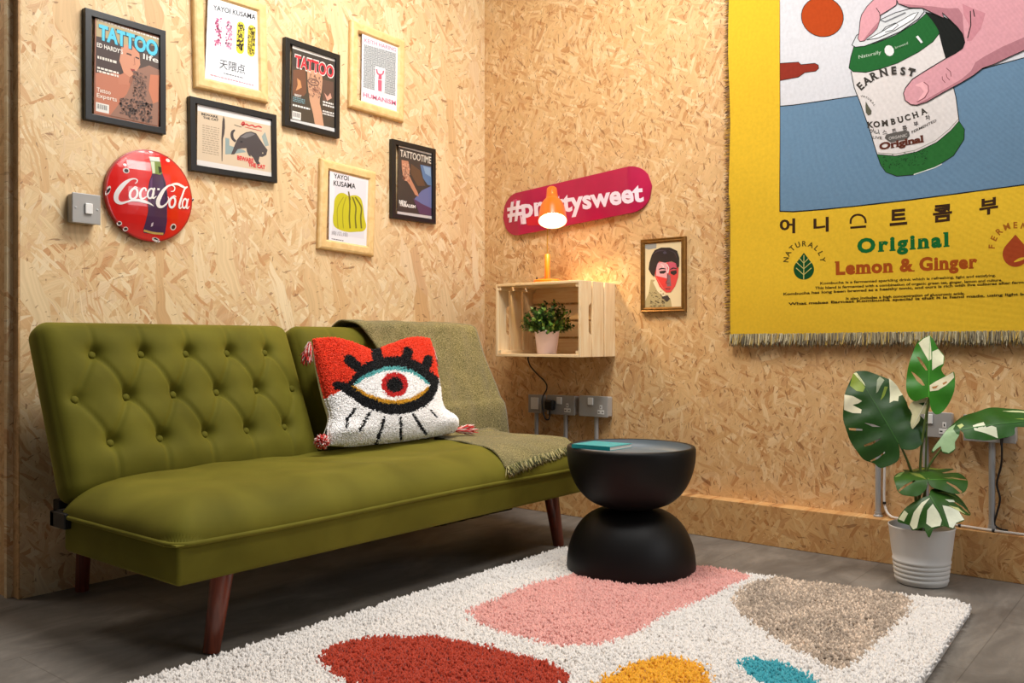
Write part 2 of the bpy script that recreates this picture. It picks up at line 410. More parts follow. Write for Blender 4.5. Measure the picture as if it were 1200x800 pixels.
class Art:
    def __init__(s, at, scale=1.0, ox=0.0, oy=0.0, step=0.0002):
        s.at = at; s.k = scale; s.ox = ox; s.oy = oy; s.step = step; s.items = []; s.lay = 0
    def p(s, x, y): return (x / s.k + s.ox, y / s.k + s.oy)
    def poly(s, pts, col):
        s.lay += 1; s.items.append(([s.p(*q) for q in pts], [tuple(range(len(pts)))], lin(col), s.lay)); return s
    def quads(s, Q, col):
        s.lay += 1; V = []; F = []
        for q in Q: F.append(tuple(range(len(V), len(V) + len(q)))); V += [s.p(*t) for t in q]
        s.items.append((V, F, lin(col), s.lay)); return s
    def line(s, pts, wd, col, n=0):
        """a stroke; wd is one width or one per point"""
        pts = [np.array(q, float) for q in pts]; ws = list(wd) if isinstance(wd, (list, tuple)) else [wd] * len(pts)
        if n:
            w3 = spline([np.array([q[0], q[1], ww]) for q, ww in zip(pts, ws)], n); pts = [q[:2] for q in w3]; ws = [q[2] for q in w3]
        L = []; R = []
        for i, q in enumerate(pts):
            d = pts[min(i + 1, len(pts) - 1)] - pts[max(i - 1, 0)]; d = d / (np.linalg.norm(d) + 1e-9); nn = np.array([-d[1], d[0]]) * ws[i] / 2
            L.append(q + nn); R.append(q - nn)
        return s.quads([(L[i], L[i + 1], R[i + 1], R[i]) for i in range(len(pts) - 1)], col)
    def ell(s, c, rx, ry, col, rot=0.0, n=20):
        a = math.radians(rot); ca, sa = math.cos(a), math.sin(a)
        return s.poly([(c[0] + rx * math.cos(t) * ca - ry * math.sin(t) * sa, c[1] + rx * math.cos(t) * sa + ry * math.sin(t) * ca)
                       for t in [2 * math.pi * i / n for i in range(n)]], col)
    def ring(s, c, rx, ry, wd, col, rot=0.0, a0=0, a1=360):
        a = math.radians(rot); ca, sa = math.cos(a), math.sin(a)
        pts = [(c[0] + rx * math.cos(t) * ca - ry * math.sin(t) * sa, c[1] + rx * math.cos(t) * sa + ry * math.sin(t) * ca)
               for t in [math.radians(a0 + (a1 - a0) * i / 24) for i in range(25)]]
        return s.line(pts, wd, col)
    def text(s, t, p0, p1, hv, col, bold=0.0, slab=False, track=1.0):
        """lettering whose baseline runs from p0 to p1; hv is the cap height vector (or a number: straight up)"""
        V, F = glyphs(t, bold, slab, track)
        if not len(V): return s
        x0, x1 = V[:, 0].min(), V[:, 0].max(); hv = (0, -hv) if isinstance(hv, (int, float)) else hv
        p0 = np.array(p0, float); p1 = np.array(p1, float); hv = np.array(hv, float)
        s.lay += 1
        s.items.append(([s.p(*(p0 + (p1 - p0) * (v[0] - x0) / (x1 - x0) + hv * v[1] / CAP)) for v in V], F, lin(col), s.lay)); return s
    def glyph(s, t, c, h, rot, col, bold=0.0, slab=False, wide=1.0):
        """one character centred at c, cap height h, turned by rot degrees clockwise"""
        V, F = glyphs(t, bold, slab)
        if not len(V): return s
        m0 = (V.min(0) + V.max(0)) / 2; a = math.radians(rot); s.lay += 1
        q = (V - m0) * h / CAP; q[:, 0] *= wide; q[:, 1] *= -1
        s.items.append(([s.p(c[0] + x * math.cos(a) - y * math.sin(a), c[1] + x * math.sin(a) + y * math.cos(a)) for x, y in q], F, lin(col), s.lay)); return s
    def build(s, name, m, parent=None, dice=0.0, disp=None, nrm=None, axes=((1, 0, 0), (0, 1, 0), (0, 0, 1)), smooth=False, thick=0.0):
        """nrm: unit normal towards the viewer's side; layers rise along it by fractions of a millimetre"""
        nrm = np.array(nrm, float); off = origin(parent) if parent is not None else np.zeros(3)
        bm = bmesh.new(); cl = bm.loops.layers.float_color.new('Col'); ll = bm.faces.layers.float.new('lay')
        boxes = []; its = []
        for V, F, c, _ in s.items:                # each item lies just above whatever it overlaps
            q = np.array(V); lo, hi = q.min(0), q.max(0)
            lay = 1 + max([b[2] for b in boxes if np.all(b[0] < hi) and np.all(b[1] > lo)] or [0])
            boxes.append((lo, hi, lay)); its.append((V, F, c, lay))
        for V, F, c, lay in its:
            vv = [bm.verts.new(s.at(*q)) for q in V]
            for f in F:
                try: fc = bm.faces.new([vv[i] for i in f])
                except ValueError: continue
                fc[ll] = lay
                for lp in fc.loops: lp[cl] = tuple(c) + (1.0,)
        bm.normal_update()
        for f in bm.faces:
            if f.normal.dot(Vector(nrm)) < 0: f.normal_flip()
        if dice:
            bmesh.ops.triangulate(bm, faces=bm.faces[:], ngon_method='EAR_CLIP')
            co = np.array([v.co for v in bm.verts])
            for ax in axes:
                d = co @ np.array(ax); k0, k1 = math.floor(d.min() / dice), math.ceil(d.max() / dice)
                if k1 - k0 > 80 : continue
                for k in range(k0, k1 + 1):
                    bmesh.ops.bisect_plane(bm, geom=bm.verts[:] + bm.edges[:] + bm.faces[:], plane_co=Vector(ax) * k * dice, plane_no=Vector(ax), dist=1e-6)
        lay = {}
        for f in bm.faces:
            for v in f.verts: lay[v] = f[ll]
        for v, l_ in lay.items():
            q = np.array(v.co); d = disp(q) if disp else np.zeros(3)
            v.co = q + nrm * s.step * l_ + d - off
        if thick:                                   # a second, plain skin behind so the sheet has a real thickness
            g = bmesh.ops.duplicate(bm, geom=[f for f in bm.faces if f[ll] <= 1.5])
            vs2 = [e for e in g['geom'] if isinstance(e, bmesh.types.BMVert)]
            for v in vs2: v.co = np.array(v.co) - nrm * thick
            for f in [e for e in g['geom'] if isinstance(e, bmesh.types.BMFace)]: f.normal_flip()
        bm.normal_update()
        me = bpy.data.meshes.new(name); bm.to_mesh(me); bm.free()
        return link(name, me, m, parent, smooth)

# ------------------------------------------------------------------ the room
LW, RW = 0.06, 0.07                                       # inner faces of the two walls: y = LW and x = RW
def struct(name, mb, m, **kw):
    o = mb.build(name, m, **kw); o['kind'] = 'structure'; return o
struct('floor', MB().box((-4.6, -4.6, -0.05), (0.30, 1.6, 0.0)), M['floor'])
struct('wall_left', MB().box((-2.09, LW, 0.0), (0.30, LW + 0.04, 3.0)), M['osb_left'])
struct('wall_right', MB().box((RW, -4.6, 0.0), (RW + 0.12, LW, 3.0)), M['osb_right'])
struct('baseboard_right', MB().box((0.0, -4.6, 0.0), (RW, LW, 0.153)), M['osb_base'], bevel=0.002)
struct('wall_back', MB().box((-4.6, 1.2, 0.0), (-1.9, 1.25, 3.0)), M['osb_left'])
struct('trim_1', MB().box((-2.112, LW + 0.04, 0.0), (-1.9, LW + 0.058, 3.0)), M['osb_left'])
struct('trim_2', MB().box((-2.106, LW + 0.058, 0.0), (-2.09, 1.2, 3.0)), M['osb_jamb'])
struct('trim_3', MB().box((-2.094, LW + 0.001, 0.0), (-2.09, LW + 0.04, 3.0)), M['osb_jamb'])

# ------------------------------------------------------------------ sofa
SX0, SX1, SYF, SYB, SZ0 = -2.13, -0.31, -0.885, -0.30, 0.305
def roll(d, R): d = np.clip(np.asarray(d, float) / R, 0, 1); return np.sqrt(1 - (1 - d) ** 2)
def seat_top(x, y):
    x = np.asarray(x, float); y = np.asarray(y, float)
    dx = np.minimum(x - SX0, SX1 - x); q = 0.17
    d = q - (np.maximum(q - dx, 0) ** 6.0 + np.maximum(q - (y - SYF), 0) ** 6.0) ** (1 / 6.0)
    return SZ0 + 0.098 * roll(d, q) * roll(SYB - y, 0.05)
sofa = thing('sofa', 'olive green velvet sofa with buttoned back on dark wooden legs against chipboard wall', 'sofa', (-1.22, -0.45, 0))
def stretch(a, b, n, e=0.17, ne=26):
    q = (1 - np.cos(np.linspace(0, math.pi / 2, ne))) * e
    return np.concatenate([a + q, np.linspace(a + e, b - e, n)[1:-1], (b - q)[::-1]])
gx = stretch(SX0, SX1, 60); gy = stretch(SYF, SYB, 16)
X, Y = np.meshgrid(gx, gy); Z = seat_top(X, Y)
Z = Z + 0.0035 * np.sin(X * 9 + Y * 6) * roll(Y - SYF, .3) * roll(X - SX0, .3) + 0.002 * np.sin(X * 31 + Y * 23) * roll(Y - SYF, .3)
edge = (X <= SX0 + 1e-6) | (X >= SX1 - 1e-6) | (Y <= SYF + 1e-6) | (Y >= SYB - 1e-6)
Z[edge] = SZ0 - 0.003
me = npmesh('seat_cushion', np.stack([X, Y, Z], -1).reshape(-1, 3) - origin(sofa), grid_faces(len(gx), len(gy)))
seat = link('seat_cushion', me, M['velvet'], sofa, True)
mb = MB(); mb.box((SX0 + 0.008, SYF + 0.008, 0.205), (SX1 - 0.008, SYB, SZ0)); mb.build('seat_base', M['velvet'], sofa, True, 0.012, 3)
mb = MB(); cr = 0.045
per = []
for cx, cy, a0 in ((SX0 + cr, SYF + cr, 180), (SX1 - cr, SYF + cr, 270), (SX1 - cr, SYB - cr, 0), (SX0 + cr, SYB - cr, 90)):
    for k in range(6):
        t = math.radians(a0 + k * 18); per.append((cx + cr * math.cos(t), cy + cr * math.sin(t), SZ0 - 0.002))
per2 = []
for i in range(len(per)):
    a, b = np.array(per[i]), np.array(per[(i + 1) % len(per)]); m_ = max(1, int(np.linalg.norm(b - a) / 0.08))
    for k in range(m_): per2.append(a + (b - a) * k / m_)
per2 = [p + np.array([0, 0, 0.0025 * math.sin(p[0] * 5 + 1)]) for p in per2]
mb.tube(per2 + [per2[0]], 0.0065, 8, cap=False); mb.build('piping', M['velvet'], sofa, True)

BV = np.array([0, 0.21, 0.48]); BL = np.linalg.norm(BV); BV = BV / BL; BN = np.array([0, -BV[2], BV[1]]); B0 = np.array([0, -0.36, 0.36])
btn_px = [[(131, 415), (183, 414), (231, 412), (275, 414), (312, 410)],
          [(111, 467), (168, 463), (217, 460), (263, 457), (305, 455), (342, 453)],
          [(147, 517), (200, 511), (247, 507), (294, 501), (332, 498)]]
rows = []
for r in btn_px:
    pts = [onP(px, py, B0, BN) for px, py in r]; vv = np.mean([(p - B0) @ BV for p in pts]); rows.append(vv)
LX0, LX1 = SX0, -1.262
PIT = (LX1 - LX0 - 0.12) / 5
def button_uv(x0, x1):
    out = []
    for k, vv in enumerate(rows):
        n = 6 if k == 1 else 5
        out.append([(x0 + 0.06 + (x1 - x0 - 0.12) / 5 * (i + (0 if k == 1 else 0.5)), vv) for i in range(n)])
    return out
def make_back(x0, x1):
    W, L, T, R = x1 - x0, BL + 0.015, 0.105, 0.042
    U = np.unique(np.concatenate([stretch(0, W, 130, 0.05, 7)])); Vg = stretch(0, L, 72, 0.05, 7); Nn = np.linspace(-T, 0, 9)
    bm = bmesh.new()
    def side(A, B, f):
        g = [[bm.verts.new(f(a, b)) for a in A] for b in B]
        for j in range(len(B) - 1):
            for i in range(len(A) - 1): bm.faces.new((g[j][i], g[j][i + 1], g[j + 1][i + 1], g[j + 1][i]))
    side(U, Vg, lambda a, b: (a, b, 0)); side(U, Vg, lambda a, b: (W - a, b, -T))
    side(U, Nn, lambda a, b: (a, 0, b)); side(U, Nn[::-1], lambda a, b: (a, L, b))
    side(Vg, Nn, lambda a, b: (0, L - a, b)); side(Vg, Nn, lambda a, b: (W, a, b))
    bmesh.ops.remove_doubles(bm, verts=bm.verts[:], dist=1e-5)
    bt = button_uv(0, W)
    P_ = np.array([v.co for v in bm.verts])
    lo, hi = np.array([0, 0, -T]) + R, np.array([W, L, 0]) - R
    Q = np.clip(P_, lo, hi); D = P_ - Q; nn = np.linalg.norm(D, axis=1); ok = nn > 1e-7
    nrm = np.zeros_like(D); nrm[ok] = D[ok] / nn[ok][:, None]
    S = Q + nrm * R
    wgt = np.clip((P_[:, 2] + 0.03) / 0.03, 0, 1) * np.sin(math.pi / 2 * np.clip(np.minimum(P_[:, 0], W - P_[:, 0]) / 0.20, 0, 1)) * np.sin(math.pi / 2 * np.clip(np.minimum(P_[:, 1], L - P_[:, 1]) / 0.11, 0, 1))
    d = 0.042 * np.ones(len(P_))
    x, v = P_[:, 0], P_[:, 1]
    for r in bt:
        for bx, bv in r:
            q = (x - bx) ** 2 + (v - bv) ** 2
            d -= 0.027 * np.exp(-q / 0.019 ** 2) + 0.018 * np.exp(-q / 0.050 ** 2)
    def crease(a, b, amp, wd):
        a, b = np.array(a), np.array(b); ab = b - a
        t = np.clip(((x - a[0]) * ab[0] + (v - a[1]) * ab[1]) / (ab @ ab), 0, 1)
        return amp * np.exp(-(((x - a[0] - t * ab[0]) ** 2 + (v - a[1] - t * ab[1]) ** 2) / wd ** 2))
    cr_ = np.zeros(len(P_))
    for i in range(5):
        for a, b in ((bt[0][i], bt[1][i]), (bt[0][i], bt[1][i + 1]), (bt[2][i], bt[1][i]), (bt[2][i], bt[1][i + 1])):
            cr_ = np.maximum(cr_, crease(a, b, 0.008, 0.008))
        cr_ = np.maximum(cr_, crease(bt[0][i], (bt[0][i][0], L), 0.006, 0.007)); cr_ = np.maximum(cr_, crease(bt[2][i], (bt[2][i][0], 0), 0.006, 0.007))
    d -= cr_
    S[:, 2] += d * wgt
    for vtx, s_ in zip(bm.verts, S):
        vtx.co = np.array([x0 + s_[0], 0, 0]) + B0 * np.array([0, 1, 1]) + BV * (s_[1] - 0.005) + BN * s_[2] - origin(sofa)
    bmesh.ops.recalc_face_normals(bm, faces=bm.faces[:])
    me = bpy.data.meshes.new('backrest'); bm.to_mesh(me); bm.free()
    o = link('backrest', me, M['velvet'], sofa, True)
    first = None
    for r in bt:
        for bx, bv in r:
            c = np.array([x0 + bx, 0, 0]) + B0 * np.array([0, 1, 1]) + BV * (bv - 0.005) + BN * (-0.001) - origin(sofa)
            if make_back.btn is None:
                mb = MB(); mb.lathe([(0.0115, -0.006), (0.0125, 0.0), (0.0105, 0.005), (0.006, 0.0075), (0.0001, 0.008)], (0, 0, 0), 14, BN)
                make_back.btn = mb.build('button', M['velvet'], None, True); b = make_back.btn
            else: b = make_back.btn.copy(); COL.objects.link(b)
            b.parent = o; b.location = c
    return o
make_back.btn = None
make_back(LX0, LX1); make_back(-1.245, SX1)
def leg(foot, top, r0, r1):
    mb = MB(); f, t = np.array(foot), np.array(top)
    mb.tube([f, f + (t - f) * .02, t], [r0 * .93, r0, r1], 20); return mb.build('leg', M['leg_wood'], sofa, True)
leg((-1.985, -0.80, 0), (-1.945, -0.79, 0.207), 0.021, 0.029)
leg((-0.497, -0.80, 0), (-0.535, -0.79, 0.207), 0.021, 0.029)
leg((-1.93, 0.005, 0), (-1.925, -0.01, 0.27), 0.020, 0.023)
leg((-0.50, 0.005, 0), (-0.505, -0.01, 0.27), 0.020, 0.023)
mb = MB()
mb.box((-2.05, -0.34, 0.225), (-0.40, -0.30, 0.262)); mb.box((-2.02, -0.04, 0.262), (-0.42, 0.0, 0.30))
for x in (-1.95, -1.25, -0.52): mb.box((x - 0.015, -0.34, 0.262), (x + 0.015, -0.02, 0.29))
mb.box((-2.140, -0.345, 0.272), (-2.121, -0.255, 0.314)); mb.box((-2.140, -0.28, 0.272), (-1.95, -0.255, 0.314))
mb.build('hinge_frame', M['black_metal'], sofa, bevel=0.003)

# ------------------------------------------------------------------ throw draped over the right end of the sofa
thr = thing('throw_blanket', 'olive tweed wool throw with fringe draped over the right end of the sofa', 'blanket', (-0.65, -0.6, 0.41))
st = []                                          # stations: left point, right point
def bk(v, off): return (B0 + BV * v + BN * off)
st += [((-0.99, -0.028, 0.70), (-0.30, -0.028, 0.70)), ((-0.99, -0.036, 0.80), (-0.31, -0.036, 0.80)), ((-0.987, -0.052, 0.836), (-0.335, -0.055, 0.836)),
       ((-0.985, -0.095, 0.862), (-0.335, -0.10, 0.862)), ((-0.985, -0.145, 0.862), (-0.33, -0.145, 0.862))]
for v, xl_, xr_ in ((BL * 0.97, -0.975, -0.31), (BL * .85, -0.94, -0.298), (BL * .6, -0.87, -0.292), (BL * .35, -0.81, -0.285), (BL * .16, -0.78, -0.282)):
    q = bk(v, 0.052); st.append(((xl_, q[1], q[2]), (xr_, q[1], q[2])))
for y, xl_, xr_, h in ((-0.405, -0.772, -0.285, .022), (-0.46, -0.778, -0.295, .010), (-0.54, -0.80, -0.31, .008), (-0.62, -0.825, -0.325, .008), (-0.70, -0.85, -0.36, .008), (-0.78, -0.875, -0.40, .008), (-0.83, -0.892, -0.43, .008), (-0.872, -0.908, -0.455, .009)):
    st.append(((xl_, y, h), (xr_, y + 0.035 * (0.872 + y > -1) * ((-y - .40) / .47), h)))
Ls = spline([s_[0] for s_ in st], 7); Rs = spline([s_[1] for s_ in st], 7); seat_from = 10 * 7
NU = 46; TV = []
for j, (a, b) in enumerate(zip(Ls, Rs)):
    for i in range(NU):
        t = i / (NU - 1); p = a + (b - a) * t
        if j >= seat_from:
            p[2] = float(seat_top(min(p[0], SX1 - 0.035), p[1])) + max(0.008, (a + (b - a) * t)[2]) + 0.002 * math.sin(p[0] * 40 + p[1] * 17)
            p[2] = max(p[2], 0.345)
        else:
            wv = 0.0035 * math.sin(p[0] * 26 + p[2] * 9) + 0.0025 * math.sin(p[0] * 61 - p[2] * 21)
            p = p + BN * wv
        TV.append(p)
TV = np.array(TV)
o = link('blanket_cloth', npmesh('blanket_cloth', TV - origin(thr), grid_faces(NU, len(Ls))), M['tweed'], thr, True)
sm = o.modifiers.new('thickness', 'SOLIDIFY'); sm.thickness = 0.007; sm.offset = 1.0
fe = TV[-NU:]
pts = []; nr = []
for k in range(620):
    t = RNG.uniform(0, NU - 1.001); i = int(t); p = fe[i] + (fe[i + 1] - fe[i]) * (t - i)
    pts.append(p + np.array([0, -0.004, 0.003])); nr.append((RNG.normal(-0.15, .3), -0.55, -0.85))
for k in range(200):
    t = RNG.uniform(0, 1); j = int(seat_from + t * (len(Ls) - 1 - seat_from)); p = TV[j * NU]
cc = np.array([lin(c) for c in ((150, 140, 90), (96, 96, 52), (190, 178, 124), (70, 74, 44))])[RNG.integers(0, 4, 620)]
tufts('fringe', pts, nr, 0.034, 0.0032, cc, 0.25, thr)

# ------------------------------------------------------------------ eye cushion
CN = np.array([0, -0.9138, 0.406]); CP = np.array([-1.0, -0.435, 0.43])
def cpt(px, py): return onP(px, py, CP, CN)
cush = thing('cushion', 'shaggy red and white cushion with a tufted black eye leaning on the sofa', 'cushion', cpt(455, 516))
top_e = spline([(364, 400), (385, 399), (412, 406), (432, 412), (455, 405), (478, 398), (500, 399)], 6)
bot_e = spline([(383, 523), (410, 524), (440, 521), (470, 518), (495, 514), (515, 511), (528, 508)], 6)
lef_e = spline([(364, 400), (368, 430), (376, 465), (383, 490), (379, 510), (383, 523)], 8)
rig_e = spline([(500, 399), (504, 425), (508, 455), (512, 482), (527, 494), (528, 508)], 8)
def samp(c, t):
    c = np.array(c); s_ = t * (len(c) - 1); i = np.minimum(s_.astype(int), len(c) - 2); f = (s_ - i)[..., None]; return c[i] * (1 - f) + c[i + 1] * f
NUc, NVc = 190, 160
u = np.linspace(0, 1, NUc); v = np.linspace(0, 1, NVc); UU, VV = np.meshgrid(u, v)
T_, B_, L_, R_ = samp(top_e, UU), samp(bot_e, UU), samp(lef_e, VV), samp(rig_e, VV)
c00, c10, c01, c11 = np.array(top_e[0]), np.array(top_e[-1]), np.array(bot_e[0]), np.array(bot_e[-1])
UUx, VVx = UU[..., None], VV[..., None]
S2 = (1 - VVx) * T_ + VVx * B_ + (1 - UUx) * L_ + UUx * R_ - ((1 - UUx) * (1 - VVx) * c00 + UUx * (1 - VVx) * c10 + (1 - UUx) * VVx * c01 + UUx * VVx * c11)
PX, PY = S2[..., 0], S2[..., 1]
plump = 0.078 * (np.clip(4 * UU * (1 - UU), 0, 1) ** 0.45) * (np.clip(4 * VV * (1 - VV), 0, 1) ** 0.45)
plump = plump - 0.016 * np.exp(-((PX - 432) ** 2 / 500 + (PY - 418) ** 2 / 300)) + 0.024 * np.exp(-((PX - 516) ** 2 / 200 + (PY - 502) ** 2 / 70)) + 0.020 * np.exp(-((PX - 396) ** 2 / 420 + (PY - 512) ** 2 / 60))
W3 = np.array([[cpt(a, b) for a, b in zip(r0, r1)] for r0, r1 in zip(PX, PY)])
front = W3 + CN * plump[..., None] + CN * 0.012
RED, WHT, BLK, TEA, GLD, IRI = [np.array(lin(c)) for c in ((232, 66, 36), (255, 252, 250), (18, 17, 19), (96, 176, 176), (214, 158, 38), (204, 40, 38))]
def cushion_colour(px, py):
    px = px + RNG.normal(0, 0.55, px.shape); py = py + RNG.normal(0, 0.55, py.shape)
    col = np.empty(px.shape + (3,)); col[:] = WHT
    split = np.interp(px, [355, 378, 395, 410, 500, 508, 515], [470, 468, 460, 452, 449, 446, 444]); col[py < split] = RED
    up = spline([(399, 458), (409, 447), (423, 429), (444, 420), (463, 418.5), (486, 423), (502, 434), (513, 445), (511, 458)], 6)
    lo = spline([(511, 458), (504, 470), (491, 480), (468, 486), (449, 485), (428, 478), (411, 467), (399, 458)], 6)
    col[inside(up + lo[1:], px, py)] = BLK
    eye = spline([(411, 453), (425, 440), (445, 432), (463, 430), (482, 434), (496, 443), (503, 452)], 6) + spline([(503, 452), (495, 463), (480, 471), (462, 474), (443, 471), (425, 463), (411, 453)], 6)[1:]
    e = inside(eye, px, py); col[e] = WHT
    eu = np.interp(px, [411, 425, 445, 463, 482, 496, 503], [453, 440, 432, 430, 434, 443, 452]); el = np.interp(px, [411, 425, 443, 462, 480, 495, 503], [453, 463, 471, 474, 471, 463, 452])
    col[e & (py < eu + 4.2) & (py < 451)] = TEA; col[e & (py > el - 4.0) & (py > 453)] = GLD
    d = np.hypot((px - 461.5) / 15.5, (py - 451.5) / 14.5); col[d < 1] = IRI; col[np.hypot((px - 461.5) / 9.8, (py - 451.5) / 8.6) < 1] = BLK
    def stroke(a, b, w_):
        a, b = np.array(a, float), np.array(b, float); ab = b - a
        t = np.clip(((px - a[0]) * ab[0] + (py - a[1]) * ab[1]) / (ab @ ab), 0, 1)
        return np.hypot(px - a[0] - t * ab[0], py - a[1] - t * ab[1]) < w_
    for a, b, w_ in (((417, 430), (408, 422), 6), ((442, 420), (440, 413), 6.5), ((475, 420), (477, 413), 6), ((498, 430), (501, 422), 5.5), ((404, 454), (394, 452), 5),
                     ((416, 480), (406, 491), 1.5), ((406, 491), (405, 501), 1.5), ((432, 485), (427, 493), 1.6), ((427, 493), (421, 504), 1.6), ((449, 490), (446, 501), 1.7), ((446, 501), (440, 519), 1.7),
                     ((468, 490), (469, 514), 1.5), ((483, 486), (489, 496), 1.6), ((489, 496), (498, 508), 1.6), ((503, 481), (510, 489), 1.0)):
        col[stroke(a, b, w_)] = BLK
    return col
def to_px(Q): d_ = Q - CAM; z_ = d_ @ FWD; return 600 + FPX * (d_ @ RGT) / z_, 400 - FPX * d_[..., 2] / z_
QX, QY = to_px(front); fc = cushion_colour(QX, QY)
rough = RNG.normal(0, 0.0012, plump.shape)[..., None] * CN
back = W3 - CN * (plump * 0.75)[..., None] + CN * 0.012
k_ = NUc * NVc
Fq = grid_faces(NUc, NVc)
# front skin (normal towards the room) and plain back skin
V_ = np.concatenate([(front + rough).reshape(-1, 3), back.reshape(-1, 3)]); F_ = np.concatenate([Fq[:, ::-1], Fq + k_])
Cc = np.concatenate([fc.reshape(-1, 3), np.tile(WHT, (k_, 1))])
link('cushion_cover', npmesh('cushion_cover', V_ - origin(cush), F_, Cc), M['pile'], cush, True)
sel = RNG.permutation(k_)[:26000]
tufts('wool_pile', front.reshape(-1, 3)[sel] - CN * 0.001, np.tile(CN, (len(sel), 1)), 0.0085, 0.0048, fc.reshape(-1, 3)[sel] * RNG.uniform(.85, 1.1, (len(sel), 1)), 0.45, cush)
def pompom(name, c, r, n, d=None, length=0.014):
    c = np.array(c); q = RNG.normal(0, 1, (n, 3)); q /= np.linalg.norm(q, axis=1)[:, None]
    cols = np.where(RNG.uniform(0, 1, (n, 1)) < .6, np.array(lin((206, 52, 48))), np.array(lin((238, 214, 206))))
    if d is None: return tufts(name, c + q * r * .5, q, length, 0.0045, cols, .3, cush)
    d = np.array(d, float); d /= np.linalg.norm(d); t = RNG.uniform(0, 1, (n, 1))
    return tufts(name, c + q * r * (0.35 + .5 * t) + d * t * length * 1.2, np.tile(d, (n, 1)) + q * .15, length, 0.0045, cols, .16, cush)
pompom('pompom', cpt(373, 520) + CN * .02 , 0.022, 420)
pompom('tassel', cpt(360.5, 403) + CN * .012, 0.016, 260, (-0.22, 0, -1), 0.032)
pompom('tassel', cpt(505, 408) + CN * .012, 0.010, 130, (0.1, 0, -1), 0.034)
q = cpt(529, 503); pompom('tassel', (q[0] - .022, q[1] - .040, max(q[2], 0.428)), 0.013, 260, (1, -0.05, 0.0), 0.045)

# ------------------------------------------------------------------ hourglass side table and its book
tb = thing('side_table', 'round black hourglass side table of two bowls standing on the rug', 'table', (-0.682, -1.231, 0.02))
R = 0.2146; c0 = (-0.682, -1.231, 0.02)
prof = [(R - 0.012, 0.0), (R - 0.003, 0.003), (R, 0.012)] + [(0.070 + (R - 0.070) * math.cos(t) ** 0.92 if math.cos(t) > 0 else 0.07, 0.012 + 0.188 * math.sin(t)) for t in np.linspace(0.06, math.pi / 2, 22)]
MB().lathe(prof, c0, 72).build('lower_bowl', M['table_black'], tb, True)
prof = [(0.070, 0.198)] + [(0.070 + (R - 0.070) * math.cos(t) ** 0.92 if math.cos(t) > 0 else 0.07, 0.398 - 0.188 * math.sin(t)) for t in np.linspace(math.pi / 2, 0.06, 22)][1:] + \
       [(R, 0.402), (R - 0.002, 0.409), (R - 0.006, 0.412), (R - 0.013, 0.412), (R - 0.016, 0.409)]
MB().lathe(prof, c0, 72, cap=False).build('upper_bowl', M['table_black'], tb, True)
MB().lathe([(R - 0.016, 0.410), (R - 0.020, 0.398), (R - 0.030, 0.385), (R - 0.05, 0.378), (0.0001, 0.374)], c0, 72, cap=False).build('tray_top', M['table_tray'], tb, True)
bz = 0.4325; A_, B2 = np.array((-0.872, -1.122)), np.array((-0.861, -1.262)); ee = np.array((0.125, -0.006))
bk_ = thing('book', 'thin teal covered book lying on the black side table', 'book', ((A_ + ee / 2)[0], (A_ + ee / 2)[1] - .07, bz))
def slab(a, b, e, z0, z1, e0=0.0, e1=1.0, inset=0.0):
    a, b = np.array(a), np.array(b); d = (b - a) / np.linalg.norm(b - a) * inset
    q = [a + d + e * e0, b - d + e * e0, b - d + e * e1, a + d + e * e1]
    v_ = [(*p, z0) for p in q] + [(*p, z1) for p in q]
    return v_, [(3, 2, 1, 0), (4, 5, 6, 7), (0, 1, 5, 4), (1, 2, 6, 5), (2, 3, 7, 6), (3, 0, 4, 7)]
mb = MB()
for z0, z1, f0, f1 in ((bz, bz + .0014, 0, 1), (bz + .0116, bz + .013, 0, 1), (bz, bz + .013, 0, .012)): mb.add(*slab(A_, B2, ee, z0, z1, f0, f1))
mb.build('cover', M['teal'], bk_)
MB().add(*slab(A_, B2, ee, bz + .0014, bz + .0116, .012, .985, 0.002)).build('pages', M['paper'], bk_)

# ------------------------------------------------------------------ rug
rug = thing('rug', 'cream shaggy rug with pink, grey, red, yellow and blue blob shapes on the floor', 'rug', (-1.4, -1.55, 0.0))
rp = [(-0.60, -0.895), (-0.55, -1.25), (-0.49, -1.7), (-0.425, -2.17), (-0.45, -2.215), (-1.15, -2.25), (-2.5, -2.30), (-2.52, -0.89), (-1.6, -0.892), (-0.63, -0.89)]
blobs = [((222, 162, 153), [(547, 712), (570, 700), (600, 690), (655, 672), (700, 660), (760, 648), (820, 655), (880, 670), (862, 682), (840, 690), (780, 718), (740, 738), (700, 752), (650, 752), (590, 737), (560, 725)]),
         ((176, 158, 140), [(858, 700), (862, 690), (880, 679), (915, 671), (960, 674), (1020, 684), (1060, 693), (1071, 700), (1062, 716), (1030, 745), (1005, 770), (988, 779), (968, 775), (930, 756), (900, 738), (865, 715)]),
         ((170, 58, 36), [(373, 765), (378, 757), (400, 749), (450, 740), (510, 741), (570, 752), (620, 764), (655, 775), (667, 787), (665, 805), (560, 850), (470, 830), (430, 803), (390, 786)]),
         ((228, 164, 44), [(690, 800), (712, 785), (735, 774), (770, 766), (790, 765), (820, 772), (832, 788), (838, 805), (830, 850), (740, 860), (680, 830)]),
         ((64, 156, 168), [(866, 772), (872, 767), (885, 766), (905, 768), (935, 778), (958, 792), (975, 815), (960, 830), (920, 815), (885, 790), (868, 780)])]
blobs = [(np.array(lin(c)), [tuple(onZ(px, py, .035)[:2]) for px, py in p]) for c, p in blobs]
CREAM = np.array(lin((226, 220, 214)))
